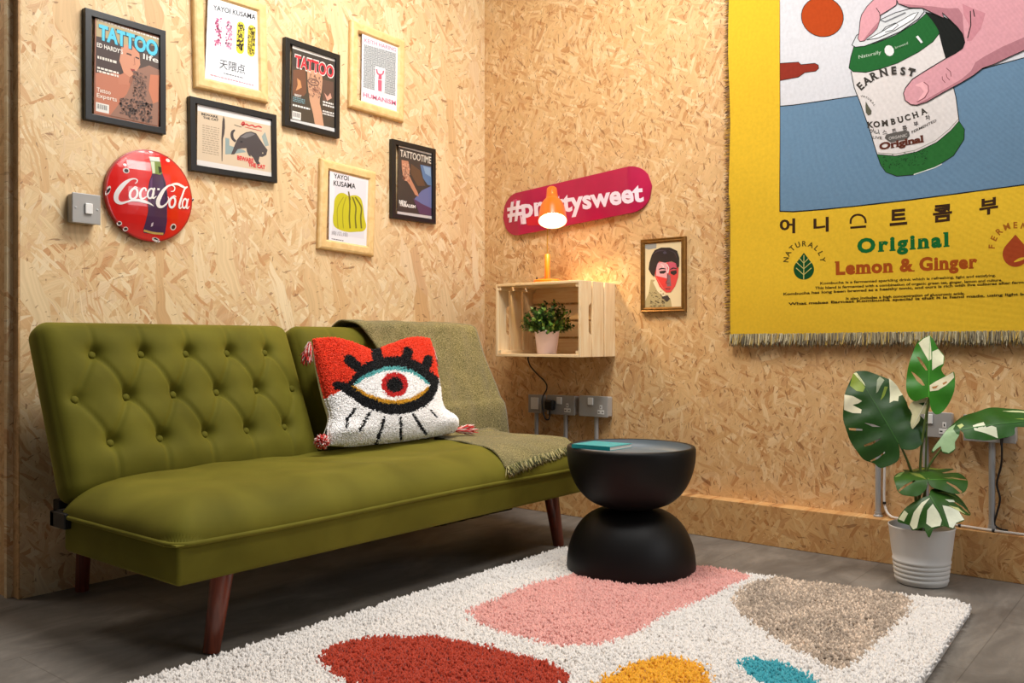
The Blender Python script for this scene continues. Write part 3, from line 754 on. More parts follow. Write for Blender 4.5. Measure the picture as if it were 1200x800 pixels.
def rug_colour(x, y, j=0.006):
    x = x + RNG.normal(0, j, x.shape); y = y + RNG.normal(0, j, y.shape)
    c = np.empty(x.shape + (3,)); c[:] = CREAM
    for k, (bc, bp) in enumerate(blobs):
        m_ = inside(bp, x, y)
        cc_ = np.tile(bc, (m_.sum(), 1))
        if k == 1: cc_ = cc_ * RNG.choice([0.72, 1.0, 1.0, 1.55], (len(cc_), 1)) * (1 + 0.12 * np.sin(x[m_] * 13 + 3 * np.sin(y[m_] * 17)))[:, None]
        c[m_] = cc_
    return c
N = 170000
x = RNG.uniform(-2.52, -0.42, N); y = RNG.uniform(-2.3, -0.885, N); m_ = inside(rp, x, y); x, y = x[m_], y[m_]
z = 0.009 + 0.003 * np.sin(x * 17 + 2 * np.sin(y * 9)) * np.sin(y * 21)
rc = rug_colour(x, y) * RNG.uniform(0.9, 1.06, (len(x), 1))
keep = np.hypot(x + 0.682, y + 1.231) > 0.205
mb = MB(); n = len(rp)
mb.add([(px, py, 0.001) for px, py in rp] + [(px, py, 0.010) for px, py in rp], [tuple(range(n))[::-1], tuple(range(n, 2 * n))] + [(i, (i + 1) % n, n + (i + 1) % n, n + i) for i in range(n)])
mb.build('rug_backing', mat('rug_backing_cream', (205, 196, 184), 0.95), rug)
pt = np.stack([x, y, z], -1)
tufts('rug_pile', pt[keep], np.tile((0, 0, 1.0), (keep.sum(), 1)), 0.019, 0.0085, rc[keep], 0.55, rug)

# ------------------------------------------------------------------ framed prints on the left wall
FY = LW - 0.022                                            # front of the frames
def quad_rect(pts, y):
    q = [onY(px, py, y) for px, py in pts]; x0 = (q[0][0] + q[3][0]) / 2; x1 = (q[1][0] + q[2][0]) / 2
    zb0, zb1, zt0, zt1 = q[3][2], q[2][2], q[0][2], q[1][2]
    wd = x1 - x0; ht = (zt0 + zt1) / 2 - (zb0 + zb1) / 2; cx = (x0 + x1) / 2; cz = (zt0 + zt1 + zb0 + zb1) / 4
    rot = math.atan2((zb1 - zb0 + zt1 - zt0) / 2, wd)
    return cx, cz, wd, ht, rot
def picture(label, outer, m, profile, at_plane, group=None, kindname='framed_print'):
    """a mitred frame round a print; returns (root, plane of the print)"""
    cx, cz, wd, ht, rot = quad_rect(outer, FY)
    t = thing(kindname, label, 'framed picture', (cx, LW - 0.012, cz), group)
    mb = MB(); ca, sa = math.cos(rot), math.sin(rot)
    loops = []
    for inset, yy in profile:
        a, b = wd / 2 - inset, ht / 2 - inset
        loops.append([(cx + x * ca - z * sa, yy, cz + x * sa + z * ca) for x, z in ((-a, -b), (a, -b), (a, b), (-a, b))])
    vv = [p for lp in loops for p in lp]; ff = []
    for j in range(len(loops) - 1):
        for i in range(4): ff.append((j * 4 + i, j * 4 + (i + 1) % 4, j * 4 + 4 + (i + 1) % 4, j * 4 + 4 + i))
    mb.add(vv, ff); mb.build('frame', m, t, bevel=0.0012, seg=2)
    return t
PB = FY + 0.008                                            # plane of the paper behind the frame lip
blackp = [(0, LW - .001), (0, FY + .001), (.001, FY), (.021, FY), (.022, PB), (.022, LW - .001)]
pinep = [(0, LW - .001), (0, FY + .008), (.004, FY + .003), (.012, FY), (.034, FY), (.042, PB), (.042, LW - .001)]
NY = (0, -1, 0)
def wall_art(k, ox, oy): return Art(lambda px, py: onY(px, py, PB), k, ox, oy)
def lerp4(q, u, v):
    q = [np.array(p, float) for p in q]; return tuple((q[0] * (1 - u) + q[1] * u) * (1 - v) + (q[3] * (1 - u) + q[2] * u) * v)
def sheet(a, q, col, grow=0.02):
    return a.poly([lerp4(q, -grow, -grow), lerp4(q, 1 + grow, -grow), lerp4(q, 1 + grow, 1 + grow), lerp4(q, -grow, 1 + grow)], col)
def in_q(q, pts): return [lerp4(q, u_, v_) for u_, v_ in pts]
def small_lines(a, q, u0, u1, v0, v1, n, col, wv=0.5, seed=1):
    r = random.Random(seed); Q = []
    for i in range(n):
        vt = v0 + (v1 - v0) * i / n; vb = vt + (v1 - v0) / n * wv; x_ = u0
        while x_ < u1 - 0.01:
            l_ = r.uniform(.02, .06); Q.append([lerp4(q, x_, vt), lerp4(q, min(x_ + l_, u1), vt), lerp4(q, min(x_ + l_, u1), vb), lerp4(q, x_, vb)]); x_ += l_ + 0.012
    return a.quads(Q, col)
def barcode(a, q, u0, u1, v0, v1):
    a.poly(in_q(q, [(u0, v0), (u1, v0), (u1, v1), (u0, v1)]), (226, 222, 214)); r = random.Random(3); x_ = u0 + .02; Q = []
    while x_ < u1 - .03:
        w_ = r.choice((.006, .01)); Q.append(in_q(q, [(x_, v0 + .015), (x_ + w_, v0 + .015), (x_ + w_, v1 - .03), (x_, v1 - .03)])); x_ += w_ + r.choice((.008, .014))
    a.quads(Q, (40, 40, 44))
def qtext(a, q, t, u0, u1, v, hgt, col, bold=0.0, slab=False):
    p0, p1 = lerp4(q, u0, v), lerp4(q, u1, v); pt_ = lerp4(q, u0, v - hgt)
    a.text(t, p0, p1, (pt_[0] - p0[0], pt_[1] - p0[1]), col, bold, slab)
def specks(a, q, n, ur, vr, size, cols, seed=0, lo=.4, hi=1.2, k=4):
    r = random.Random(seed)
    for c in cols:
        Q = []
        for i in range(n):
            u_, v_ = r.uniform(*ur), r.uniform(*vr); s_ = size * r.uniform(.5, 1.3); an = r.uniform(0, 6.28)
            Q.append(in_q(q, [(u_ + s_ * math.cos(an + k_ * 6.283 / k) * r.uniform(lo, hi), v_ + s_ * math.sin(an + k_ * 6.283 / k) * .75 * r.uniform(lo, hi)) for k_ in range(k)]))
        a.quads(Q, c)

# tattoo magazine with cyan title
t = picture('black framed tattoo magazine cover with cyan title, topmost left picture on the left wall', [(101, 9), (196.5, 36.5), (193, 157.5), (99, 139)], M['frame_black'], blackp, None, 'framed tattoo magazine covers')
a = wall_art(5.926, 105, 15); q = [(47, 38), (490, 180), (470, 785), (38, 690)]
sheet(a, q, (150, 92, 66))
a.poly(in_q(q, [(0, .0), (1, 0), (1, .2), (0, .2)]), (176, 158, 116))
a.poly(in_q(q, [(0, .19), (.32, .17), (.5, .3), (.42, .55), (0, .58)]), (58, 34, 28))
a.poly(in_q(q, [(.55, .12), (1, .1), (1, .6), (.75, .55), (.62, .35)]), (72, 54, 46))
a.poly(in_q(q, [(0, .58), (.35, .52), (.55, .6), (.5, 1.0), (0, 1.0)]), (186, 112, 82))
a.poly(in_q(q, [(.40, .20), (.56, .17), (.68, .24), (.70, .36), (.64, .46), (.54, .53), (.44, .50), (.37, .38)]), (206, 140, 108))
a.poly(in_q(q, [(.48, .27), (.56, .275), (.56, .292), (.48, .288)]), (52, 30, 26)); a.poly(in_q(q, [(.62, .285), (.68, .29), (.68, .305), (.62, .30)]), (52, 30, 26))
a.poly(in_q(q, [(.54, .435), (.61, .43), (.62, .445), (.57, .462)]), (150, 46, 44)); a.line(in_q(q, [(.60, .30), (.615, .38), (.59, .385)]), 4, (160, 96, 72))
a.poly(in_q(q, [(.35, .55), (.45, .5), (.54, .53), (.52, .62), (.36, .64)]), (190, 118, 88))
a.poly(in_q(q, [(.66, .42), (.84, .34), (1.0, .36), (1.0, 1.0), (.24, 1.0), (.50, .72)]), (146, 104, 84))
a.poly(in_q(q, [(.86, .44), (1, .42), (1, .72), (.92, .76), (.84, .62)]), (196, 118, 84))
specks(a, q, 70, (.58, .80), (.45, .74), .018, [(112, 82, 70), (92, 68, 60), (122, 90, 76)], 3)
specks(a, q, 70, (.40, .9), (.76, .98), .024, [(96, 70, 60), (114, 82, 68), (70, 54, 50)], 4)
small_lines(a, q, .02, .98, .0, .02, 1, (226, 220, 210), .9); small_lines(a, q, .3, .7, .045, .07, 1, (40, 36, 34), .8)
qtext(a, q, 'TATTOO', .045, .985, .215, .15, (24, 60, 78), .05); qtext(a, q, 'TATTOO', .035, .965, .208, .15, (74, 196, 226), .045)
qtext(a, q, 'life', .74, .98, .285, .06, (236, 230, 220), .01)
qtext(a, q, 'ED HARDY’S', .01, .42, .30, .045, (236, 230, 220), .02)
small_lines(a, q, .02, .34, .395, .43, 1, (226, 216, 204), .8, 4); small_lines(a, q, .02, .36, .51, .58, 2, (232, 222, 210), .6, 5)
qtext(a, q, 'Tattoo', .02, .24, .775, .045, (236, 222, 206), .012); qtext(a, q, 'Experts', .02, .34, .835, .045, (236, 222, 206), .012)
barcode(a, q, .01, .22, .89, .985)
a.build('print', M['print'], t, nrm=NY)

# white print with four speckled strips
t = picture('pale wooden framed white print of four speckled strips above the landscape frame', [(230, -21), (317, 3), (312, 122), (226.5, 99)], M['frame_pine'], pinep, None, 'pine framed art prints')
a = wall_art(6.667, 230, 0); q = [(100, -12), (497, 82), (478, 705), (75, 605)]
sheet(a, q, (228, 232, 238))
qtext(a, q, 'YAYOI KUSAMA', .085, .92, .128, .062, (26, 28, 34), .02)
for i, (u0, v0, v1, base, cs) in enumerate(((.125, .185, .60, (238, 226, 232), [(214, 62, 128), (228, 100, 150), (168, 70, 110)]), (.335, .20, .605, (236, 224, 232), [(222, 130, 168), (196, 120, 150), (206, 150, 176)]),
                                            (.56, .195, .60, (226, 208, 40), [(52, 40, 30), (70, 56, 24), (40, 32, 28)]), (.775, .205, .60, (212, 196, 40), [(120, 104, 24), (92, 80, 24), (148, 130, 30)]))):
    wd_ = .155; cap = [(u0 + wd_ / 2 - wd_ / 2 * math.cos(th), v0 + .055 - .055 * math.sin(th)) for th in np.linspace(0, math.pi, 9)] + [(u0 + wd_ / 2 + wd_ / 2 * math.cos(th), v1 - .055 + .055 * math.sin(th)) for th in np.linspace(0, math.pi, 9)]
    a.poly(in_q(q, cap), base)
    specks(a, q, 26, (u0 + .018, u0 + wd_ - .018), (v0 + .03, v1 - .03), .017, cs, 20 + i, .85, 1.1, 6)
qtext(a, q, '天隈点', .25, .75, .83, .09, (44, 46, 52), .005)
small_lines(a, q, .34, .72, .885, .90, 1, (110, 112, 120), .9); small_lines(a, q, .08, .92, .945, .96, 1, (206, 150, 160), .9, 2)
a.build('print', M['print'], t, nrm=NY)

# landscape print with leaping animal
t = picture('black landscape frame with beige print of a leaping dark animal, above the round red sign', [(223.7, 112.5), (325.5, 134.7), (324, 214.4), (223, 199)], M['frame_black'], blackp, None)
a = wall_art(7.619, 220, 110); q = [(100, 100), (752, 250), (740, 735), (95, 625)]
sheet(a, q, (212, 190, 160)); a.poly(in_q(q, [(-.02, -.02), (1.02, -.02), (1.02, .075), (-.02, .10)]), (226, 222, 220)); a.poly(in_q(q, [(-.02, .93), (1.02, .93), (1.02, 1.02), (-.02, 1.02)]), (220, 214, 208))
a.text('BEWARE', (122, 188), (268, 218), 20, (40, 34, 34), .03); a.text('THE CAT', (135, 218), (275, 245), 18, (40, 34, 34), .03)
small_lines(a, q, .05, .28, .32, .82, 13, (170, 150, 126), .35, 8)
a.poly([(318, 195), (330, 230), (332, 300), (326, 360), (314, 400), (308, 600), (302, 600), (300, 400), (304, 330), (308, 250)], (70, 56, 50))
a.poly([(335, 390), (370, 400), (372, 460), (430, 480), (500, 500), (520, 520), (400, 535), (335, 540)], (140, 158, 156)); a.poly([(660, 380), (690, 340), (725, 460), (690, 470)], (150, 162, 156))
a.line([(428, 425), (402, 400), (394, 365), (400, 338), (420, 322)], [20, 24, 26, 24, 14], (62, 54, 54), 4)
a.poly([(425, 440), (440, 408), (470, 370), (520, 342), (565, 335), (610, 352), (640, 400), (680, 460), (712, 500), (700, 545), (668, 562), (640, 560), (632, 600), (645, 620), (628, 645), (606, 612), (584, 570), (560, 545), (562, 560), (545, 552), (528, 515), (524, 484), (480, 486), (445, 494), (415, 540), (385, 540), (400, 505)], (66, 58, 58))
a.poly([(470, 385), (520, 352), (565, 345), (600, 362), (560, 380), (510, 396)], (112, 108, 108)); a.ell((478, 428), 12, 10, (34, 30, 32)); a.ell((668, 528), 5, 6, (200, 186, 150))
a.line([(415, 275), (440, 285), (480, 296)], 5, (60, 50, 48)); a.line([(478, 275), (492, 252), (504, 262), (486, 282), (520, 270), (545, 285), (575, 278), (600, 295), (630, 288), (660, 302)], 12, (196, 52, 50), 4); a.line([(510, 296), (660, 332)], 5, (206, 70, 64))
a.text('BEWARE', (440, 585), (585, 615), 36, (214, 44, 50), .04); a.text('THE CAT', (540, 645), (690, 672), 34, (214, 44, 50), .04)
a.build('print', M['print'], t, nrm=NY)

# tattoo magazine with red title
t = picture('black framed tattoo magazine cover with red title and tattooed arm, between two pale wooden frames', [(336, 43.4), (400, 64.6), (397, 162), (333, 146)], M['frame_black'], blackp, None, 'framed tattoo magazine covers')
a = wall_art(6.4, 330, 40); q = [(88, 92), (405, 195), (395, 725), (72, 650)]
sheet(a, q, (66, 56, 44)); a.poly(in_q(q, [(-.02, -.02), (1.02, -.02), (1.02, .025), (-.02, .03)]), (210, 206, 200))
a.poly(in_q(q, [(0, .03), (1, .03), (1, .26), (0, .26)]), (52, 46, 42)); a.poly([(85, 268), (180, 265), (185, 440), (165, 465), (82, 455)], (112, 70, 48)); a.poly([(305, 340), (390, 360), (388, 480), (310, 505)], (92, 66, 54))
a.poly([(320, 440), (345, 470), (365, 440), (375, 480), (340, 500)], (206, 150, 130)); a.poly([(115, 330), (140, 350), (150, 400), (105, 425), (120, 380)], (206, 140, 90))
a.poly([(190, 262), (245, 272), (302, 300), (306, 350), (300, 425), (287, 480), (285, 520), (300, 580), (316, 690), (285, 690), (248, 672), (236, 600), (210, 500), (196, 390)], (198, 150, 118))
a.ring((238, 360), 42, 22, 9, (110, 80, 72), 20); a.ring((235, 355), 16, 10, 6, (96, 70, 66)); a.ell((255, 420), 30, 22, (176, 126, 100)); specks(a, q, 60, (.38, .66), (.3, .6), .018, [(150, 108, 88), (128, 92, 78)], 9)
qtext(a, q, 'TATTOO', .03, .97, .265, .165, (232, 220, 214), .06); qtext(a, q, 'TATTOO', .045, .955, .258, .15, (204, 40, 54), .035)
qtext(a, q, 'BEST', .06, .22, .655, .03, (226, 220, 214), .02); small_lines(a, q, .02, .3, .67, .74, 3, (110, 150, 160), .55, 3); small_lines(a, q, .02, .42, .77, .80, 1, (226, 224, 220), .8, 5)
small_lines(a, q, .72, .98, .62, .70, 2, (222, 218, 212), .6, 6); small_lines(a, q, .72, .98, .75, .82, 2, (222, 218, 212), .6, 7)
barcode(a, q, .02, .22, .86, .965); a.poly(in_q(q, [(-.02, .978), (1.02, .965), (1.02, 1.02), (-.02, 1.02)]), (206, 206, 204))
a.build('print', M['print'], t, nrm=NY)

# pink and grey print
t = picture('pale wooden framed print of grey dashes with pink lettering, the rightmost wooden frame', [(412, 21), (476, 48.5), (474, 142.6), (411, 126)], M['frame_pine'], pinep, None, 'pine framed art prints')
a = wall_art(6.4, 408, 20); q = [(110, 118), (382, 205), (372, 702), (103, 630)]
sheet(a, q, (226, 224, 232))
qtext(a, q, 'KEITH HARING', .05, .92, .125, .055, (222, 120, 146), .012)
qq = [(118, 203), (358, 272), (352, 592), (114, 527)]
a.poly(qq, (190, 194, 196))
r = random.Random(5); Q = []
for i in range(20):
    for j in range(26):
        u_, v_ = (i + .5) / 20, (j + .5) / 26; h_ = r.random() < .5; L_, T_2 = .028, .006
        a0, b0 = (L_, T_2) if h_ else (T_2, L_ * .8)
        u_ += r.uniform(-.01, .01); Q.append(in_q(qq, [(u_ - a0, v_ - b0), (u_ + a0, v_ - b0), (u_ + a0, v_ + b0), (u_ - a0, v_ + b0)]))
a.quads(Q, (104, 112, 116))
a.poly([(202, 368), (278, 388), (272, 570), (198, 552)], (232, 228, 234))
a.poly([(222, 470), (252, 476), (250, 560), (224, 552)], (214, 96, 120)); a.line([(212, 390), (218, 420), (236, 432), (258, 426), (264, 402)], 11, (214, 96, 120), 4); a.poly([(228, 430), (250, 436), (250, 470), (224, 466)], (206, 84, 110))
qtext(a, q, 'HUMANISM', .03, .94, .928, .062, (222, 120, 146), .02)
a.build('print', M['print'], t, nrm=NY)

# dark tattoo magazine
t = picture('black framed dark tattoo magazine cover with blue shapes, nearest the corner', [(461, 162.5), (512, 175), (510, 262.5), (459, 255)], M['frame_black'], blackp, None, 'framed tattoo magazine covers')
a = wall_art(7.617, 455, 160); q = [(98, 80), (390, 155), (385, 730), (85, 680)]
sheet(a, q, (56, 48, 44)); a.poly(in_q(q, [(-.02, -.01), (1.02, -.01), (1.02, .02), (-.02, .02)]), (200, 198, 190)); a.poly(in_q(q, [(-.02, .02), (1.02, .02), (1.02, .04), (-.02, .04)]), (26, 24, 26))
a.poly([(285, 250), (380, 270), (386, 440), (350, 430), (310, 370)], (86, 116, 156)); a.poly([(310, 260), (375, 280), (380, 360), (330, 330)], (128, 156, 186)); a.poly([(300, 480), (385, 440), (385, 640), (300, 600), (230, 560)], (96, 104, 150)); a.poly([(220, 550), (300, 600), (384, 640), (384, 710), (280, 690)], (84, 54, 84))
a.poly([(118, 208), (178, 220), (192, 290), (185, 345), (212, 400), (262, 500), (270, 535), (240, 520), (190, 430), (130, 345), (120, 280)], (186, 128, 98)); specks(a, q, 40, (.12, .32), (.25, .5), .03, [(150, 96, 76), (212, 160, 130)], 5)
a.poly([(200, 240), (280, 300), (330, 440), (260, 440), (200, 330)], (92, 66, 46))
qtext(a, q, 'TATTOOTIME', .03, .97, .155, .10, (214, 206, 192), .015)
a.text('NEW', (97, 588), (165, 600), 24, (232, 228, 222), .04); a.text('TRIBALISM', (97, 616), (242, 640), 26, (232, 228, 222), .04)
a.poly(in_q(q, [(-.02, .978), (1.02, .965), (1.02, 1.02), (-.02, 1.02)]), (196, 190, 188))
a.build('print', M['print'], t, nrm=NY)

# gourd print
t = picture('pale wooden framed print of a yellow green gourd, lowest frame above the cushion', [(377, 184), (441, 202), (440, 300), (374, 292)], M['frame_pine'], pinep, None, 'pine framed art prints')
a = wall_art(6.4, 370, 180); q = [(112, 95), (420, 160), (402, 697), (103, 645)]
sheet(a, q, (232, 230, 234)); a.poly([(150, 165), (380, 210), (362, 640), (120, 600)], (222, 220, 226))
a.text('YAYOI', (135, 182), (246, 204), 34, (34, 34, 38), .018); a.text('KUSAMA', (133, 238), (298, 264), 38, (34, 34, 38), .018)
body = spline([(250, 322), (205, 295), (165, 305), (140, 350), (135, 420), (128, 490), (140, 545), (190, 575), (250, 588), (310, 585), (355, 580), (378, 545), (365, 480), (355, 400), (340, 340), (310, 315), (275, 312), (250, 322)], 5)
a.poly([tuple(p) for p in body], (196, 188, 24))
for i, x_ in enumerate((165, 205, 255, 300, 340)):
    a.line([(250 + (x_ - 250) * .5, 325), (x_, 400), (x_ - 4, 480), (x_ + 2, 560)], 11 if i > 1 else 7, (112, 106, 20) if i > 1 else (160, 152, 22), 5)
a.poly([(240, 282), (250, 285), (262, 345), (248, 350)], (110, 96, 40))
a.text('南瓜畑', (118, 606), (238, 622), 24, (150, 146, 150)); small_lines(a, q, .05, .36, .975, .99, 1, (120, 118, 124), .9)
a.build('print', M['print'], t, nrm=NY)

# ------------------------------------------------------------------ round enamel sign
SC = onY(175.5, 229.5, 0.045); SR = 0.153
sg = thing('round_sign', 'round domed red enamel sign with a bottle and white script on the left wall', 'sign', (SC[0], LW - 0.012, SC[2]))
def dome(q):
    r2 = ((q[0] - SC[0]) ** 2 + (q[2] - SC[2]) ** 2) / SR ** 2; return np.array([0, -0.026 * max(0, 1 - r2), 0])
a = Art(lambda px, py: onY(px, py, 0.04), 6.667, 115, 170, 0.00025)
ROT = [(SC[0] + SR * math.cos(t_), SC[2] + SR * math.sin(t_)) for t_ in np.linspace(0, 2 * math.pi, 73)[:-1]]
def px_of(p):
    v_ = np.array([p[0], 0.04, p[1]]) - CAM; d_ = v_ @ FWD; return ((600 + FPX * (v_ @ RGT) / d_ - 115) * 6.667, (400 - FPX * v_[2] / d_ - 170) * 6.667)
a.poly([px_of(p) for p in ROT], (214, 22, 12))
a.poly([(388, 92), (470, 96), (472, 132), (478, 222), (500, 290), (514, 400), (512, 500), (518, 600), (513, 690), (498, 706), (346, 686), (341, 662), (352, 600), (364, 520), (357, 450), (358, 350), (372, 285), (398, 228), (396, 150)], (66, 34, 74))
a.poly([(388, 92), (470, 96), (472, 132), (392, 126)], (214, 218, 206)); a.poly([(394, 128), (472, 132), (478, 222), (460, 238), (430, 230), (398, 228)], (120, 138, 70)); a.poly([(394, 132), (425, 134), (420, 226), (400, 226)], (206, 212, 178)); a.poly([(450, 170), (474, 176), (476, 216), (452, 226)], (30, 46, 30))
a.poly([(378, 290), (396, 250), (392, 330), (378, 470), (372, 400)], (98, 58, 104)); a.poly([(480, 260), (496, 300), (508, 400), (500, 480), (490, 380)], (44, 24, 56)); a.line([(345, 668), (420, 688), (500, 694)], 16, (206, 170, 90), 3); a.poly([(398, 612), (412, 606), (408, 636), (394, 640)], (206, 190, 200))
WH = (240, 232, 228)
a.line([(262, 305), (276, 296), (280, 278), (262, 268), (230, 274), (190, 302), (152, 348), (130, 394), (134, 436), (164, 456), (206, 446), (240, 436), (286, 436), (330, 446), (372, 462), (404, 482)], [4, 8, 8, 9, 16, 30, 36, 34, 30, 22, 14, 14, 20, 22, 14, 3], WH, 5)
a.ring((252, 385), 26, 42, 17, WH, 14); a.line([(246, 345), (262, 330), (280, 340)], 8, WH, 3)
a.line([(344, 366), (338, 344), (318, 346), (300, 378), (302, 414), (322, 424), (350, 404)], [10, 12, 14, 18, 18, 13, 6], WH, 4)
a.ring((378, 384), 22, 38, 14, WH, 14); a.line([(408, 340), (396, 380), (392, 412), (402, 420), (422, 404)], [14, 16, 16, 12, 5], WH, 4)
a.poly([(432, 342), (450, 344), (448, 360), (430, 358)], WH)
a.line([(540, 368), (566, 362), (574, 336), (552, 318), (520, 324), (480, 358), (448, 410), (434, 452), (444, 482), (472, 486), (505, 460), (522, 428), (512, 408)], [5, 9, 10, 10, 14, 24, 32, 32, 26, 17, 12, 9, 4], WH, 5)
a.line([(520, 330), (556, 312), (600, 308), (640, 324), (668, 334), (692, 324)], [4, 14, 20, 20, 14, 4], WH, 5)
a.ring((552, 452), 24, 40, 17, WH, 12); a.line([(548, 412), (566, 400), (584, 410)], 8, WH, 3)
a.line([(690, 330), (664, 344), (640, 392), (618, 450), (612, 484), (622, 496), (640, 482)], [6, 14, 16, 19, 17, 12, 5], WH, 5)
a.ring((660, 458), 20, 36, 14, WH, 12); a.line([(694, 420), (682, 456), (678, 486), (688, 496), (704, 478)], [12, 15, 15, 11, 4], WH, 4)
for (cx, cy, rx, ry) in ((205, 202, 24, 22), (576, 641, 25, 26), (164, 612, 20, 18), (212, 656, 20, 18), (450, 740, 36, 16), (410, 54, 16, 8), (738, 428, 9, 16), (74, 356, 15, 40), (200, 156, 14, 10), (540, 120, 18, 14)):
    a.ell((cx, cy), rx, ry, (222, 214, 208), 20, 11); 
    if (cx, cy) not in ((200, 156), (540, 120)): a.ell((cx + 1, cy + 1), rx * .68, ry * .66, (48, 34, 30), 35, 9)
a.build('face', M['enamel'], sg, dice=0.03, disp=dome, nrm=NY, axes=((1, 0, 0), (0, 0, 1)), smooth=False)
MB().lathe([(SR - .006, 0.0), (SR + .001, 0.004), (SR + .001, 0.0195), (SR - .002, 0.0205)], (SC[0], LW - 0.001, SC[2]), 72, (0, -1, 0)).build('rim', mat('sign_rim_red', (168, 20, 14), 0.3, coat=.4), sg, True)

# ------------------------------------------------------------------ light switch
x0, x1, z0, z1 = -1.953, -1.863, 1.152, 1.247
sw = thing('light_switch', 'grey metal light switch box with a white rocker beside the round red sign', 'light switch', ((x0 + x1) / 2, LW, (z0 + z1) / 2))
MB().box((x0 + .002, LW - .036, z0 + .002), (x1 - .002, LW, z1 - .002)).build('back_box', M['steel'], sw, bevel=0.006)
MB().box((x0, LW - .041, z0), (x1, LW - .036, z1)).build('face_plate', M['steel_face'], sw, bevel=0.004)
mb = MB(); cx, cz = (x0 + x1) / 2 + .005, (z0 + z1) / 2; mb.box((cx - .012, LW - .048, cz - .017), (cx + .012, LW - .041, cz + .017)); mb.build('rocker', M['white_plastic'], sw, bevel=0.0025)
for dx in (-.034, .034): MB().lathe([(.0035, 0), (.0035, .001), (.0001, .0018)], (cx - .005 + dx, LW - .041, cz), 12, (0, -1, 0)).build('screw', M['galv'], sw)

# ------------------------------------------------------------------ wall hanging (woven tapestry) on the right wall
TX = RW - 0.014
tp = thing('wall_tapestry', 'large yellow woven tapestry of a hand holding a drink can hung on the right wall', 'tapestry', (RW - 0.01, -2.0, 0.81))
TE = -2.84; TT = 2.76
def cloth(q):
    y, z = q[1], q[2]
    return np.array([-0.004 - 0.003 * math.sin(y * 9 + z * 3) - 0.0025 * math.sin(z * 14 - y * 5) * math.exp(-max(0, z - .8) * 1.2) , 0, 0])
def yz(y, z):
    v_ = np.array([TX, y, z]) - CAM; d_ = v_ @ FWD; return (600 + FPX * (v_ @ RGT) / d_, 400 - FPX * v_[2] / d_)
a = Art(lambda px, py: onX(px, py, TX), 1, 0, 0, 0.00016)
YEL, BLU, WHI, PNK, PNS, INK = (222, 180, 46), (102, 132, 158), (206, 206, 211), (210, 152, 160), (172, 116, 125), (26, 28, 26)
left_e = [yz(-1.243 - .004 * math.sin(k * 1.3), 0.806 + (TT - .806) * k / 14) for k in range(15)]
a.poly(left_e + [yz(TE, TT), yz(TE, .815)], YEL)
pr = -2.63; top = yz(-1.45, 2.56); topr = yz(pr, 2.56)
cur = [(915, 247), (930, 247.5), (945, 246.5), (965, 245), (1000, 241.5), (1060, 234.5), (1120, 226.5), (1200, 216), (1290, 203), yz(pr, 1.285)]
a.poly([top] + [(p[0] - 1.2, p[1] + 1.3) for p in cur[:1]] + [(p[0], p[1] + 1.5) for p in cur[1:]] + [topr], INK)
a.poly([(top[0], top[1] + 1)] + cur + [topr], WHI)
bl = [(914.5, 124.5), (930, 123.2), (946.5, 121), (1008, 112.5), (1060, 104), (1151, 81), (1200, 68), (1290, 46), yz(pr, 2.06)]
a.poly(bl + cur[::-1], BLU); a.line(bl, 1.1, INK)
a.ell((964, 20), 25.4, 23.6, INK, 20, 28); a.ell((964, 20), 24.6, 22.8, (172, 66, 22), 20, 28)
c5 = lambda pts: [(x_ / 3.333 + 840, y_ / 3.333) for x_, y_ in pts]
bott = c5([(248, 248), (320, 243), (330, 253), (385, 248), (398, 255), (400, 268), (388, 279), (345, 284), (320, 302), (248, 315)])
a.poly(bott, (136, 46, 32)); a.line(bott, .7, INK)
# can
canb = c5([(527, 280), (540, 345), (562, 400), (600, 510), (630, 612), (680, 616), (760, 600), (840, 568), (905, 520), (947, 473), (935, 380), (905, 260), (885, 190), (870, 130), (790, 205), (700, 250), (600, 285)])
a.poly(canb, (216, 209, 206)); 
gband = c5([(540, 176), (526, 225), (519, 268), (535, 282), (585, 285), (640, 272), (710, 248), (790, 205), (845, 165), (872, 130), (856, 95), (822, 52), (780, 90), (700, 140), (620, 172)])
a.poly(gband, (34, 96, 46)); a.line(gband + gband[:1], .8, INK)
lid = c5([(530, 178), (548, 140), (600, 112), (640, 80), (700, 52), (760, 36), (806, 34), (812, 48), (790, 75), (720, 125), (640, 160), (580, 182), (545, 186)])
a.poly(lid, (206, 208, 210)); a.line(lid + lid[:1], .9, INK)
a.poly(c5([(588, 158), (640, 130), (700, 95), (770, 55), (790, 50), (770, 78), (700, 120), (630, 152)]), (226, 228, 230)); a.line(c5([(588, 158), (640, 130), (700, 95), (770, 55), (790, 50), (770, 78), (700, 120), (630, 152), (588, 158)]), .8, INK)
a.line(c5([(645, 128), (662, 108), (700, 92), (712, 100), (690, 120), (660, 128)]), .8, (70, 72, 76)); a.line(c5([(640, 80), (660, 88), (740, 52)]), 1.6, (120, 122, 126))
bb = c5([(628, 604), (700, 610), (780, 594), (860, 556), (915, 510), (947, 473), (968, 505), (966, 545), (925, 608), (850, 655), (770, 683), (705, 689), (662, 673), (642, 645)])
a.poly(bb, (40, 100, 46)); a.line(bb + bb[:1], .8, INK); a.line(c5([(632, 598), (700, 602), (775, 587), (855, 549), (910, 503), (944, 466)]), .7, (150, 146, 136)); a.line(c5([(770, 682), (850, 655), (880, 640)]), 1.0, (222, 226, 220))
r = random.Random(2)
a.quads([[(x_, y_), (x_ + 1.1, y_ - .3), (x_ + 1.1, y_ + .4), (x_, y_ + .7)] for x_, y_ in [(1034 + r.uniform(0, 52), 0) for _ in range(120)] for y_ in [184 + r.uniform(-1, 16) - (x_ - 1034) * .16]], (30, 60, 34))
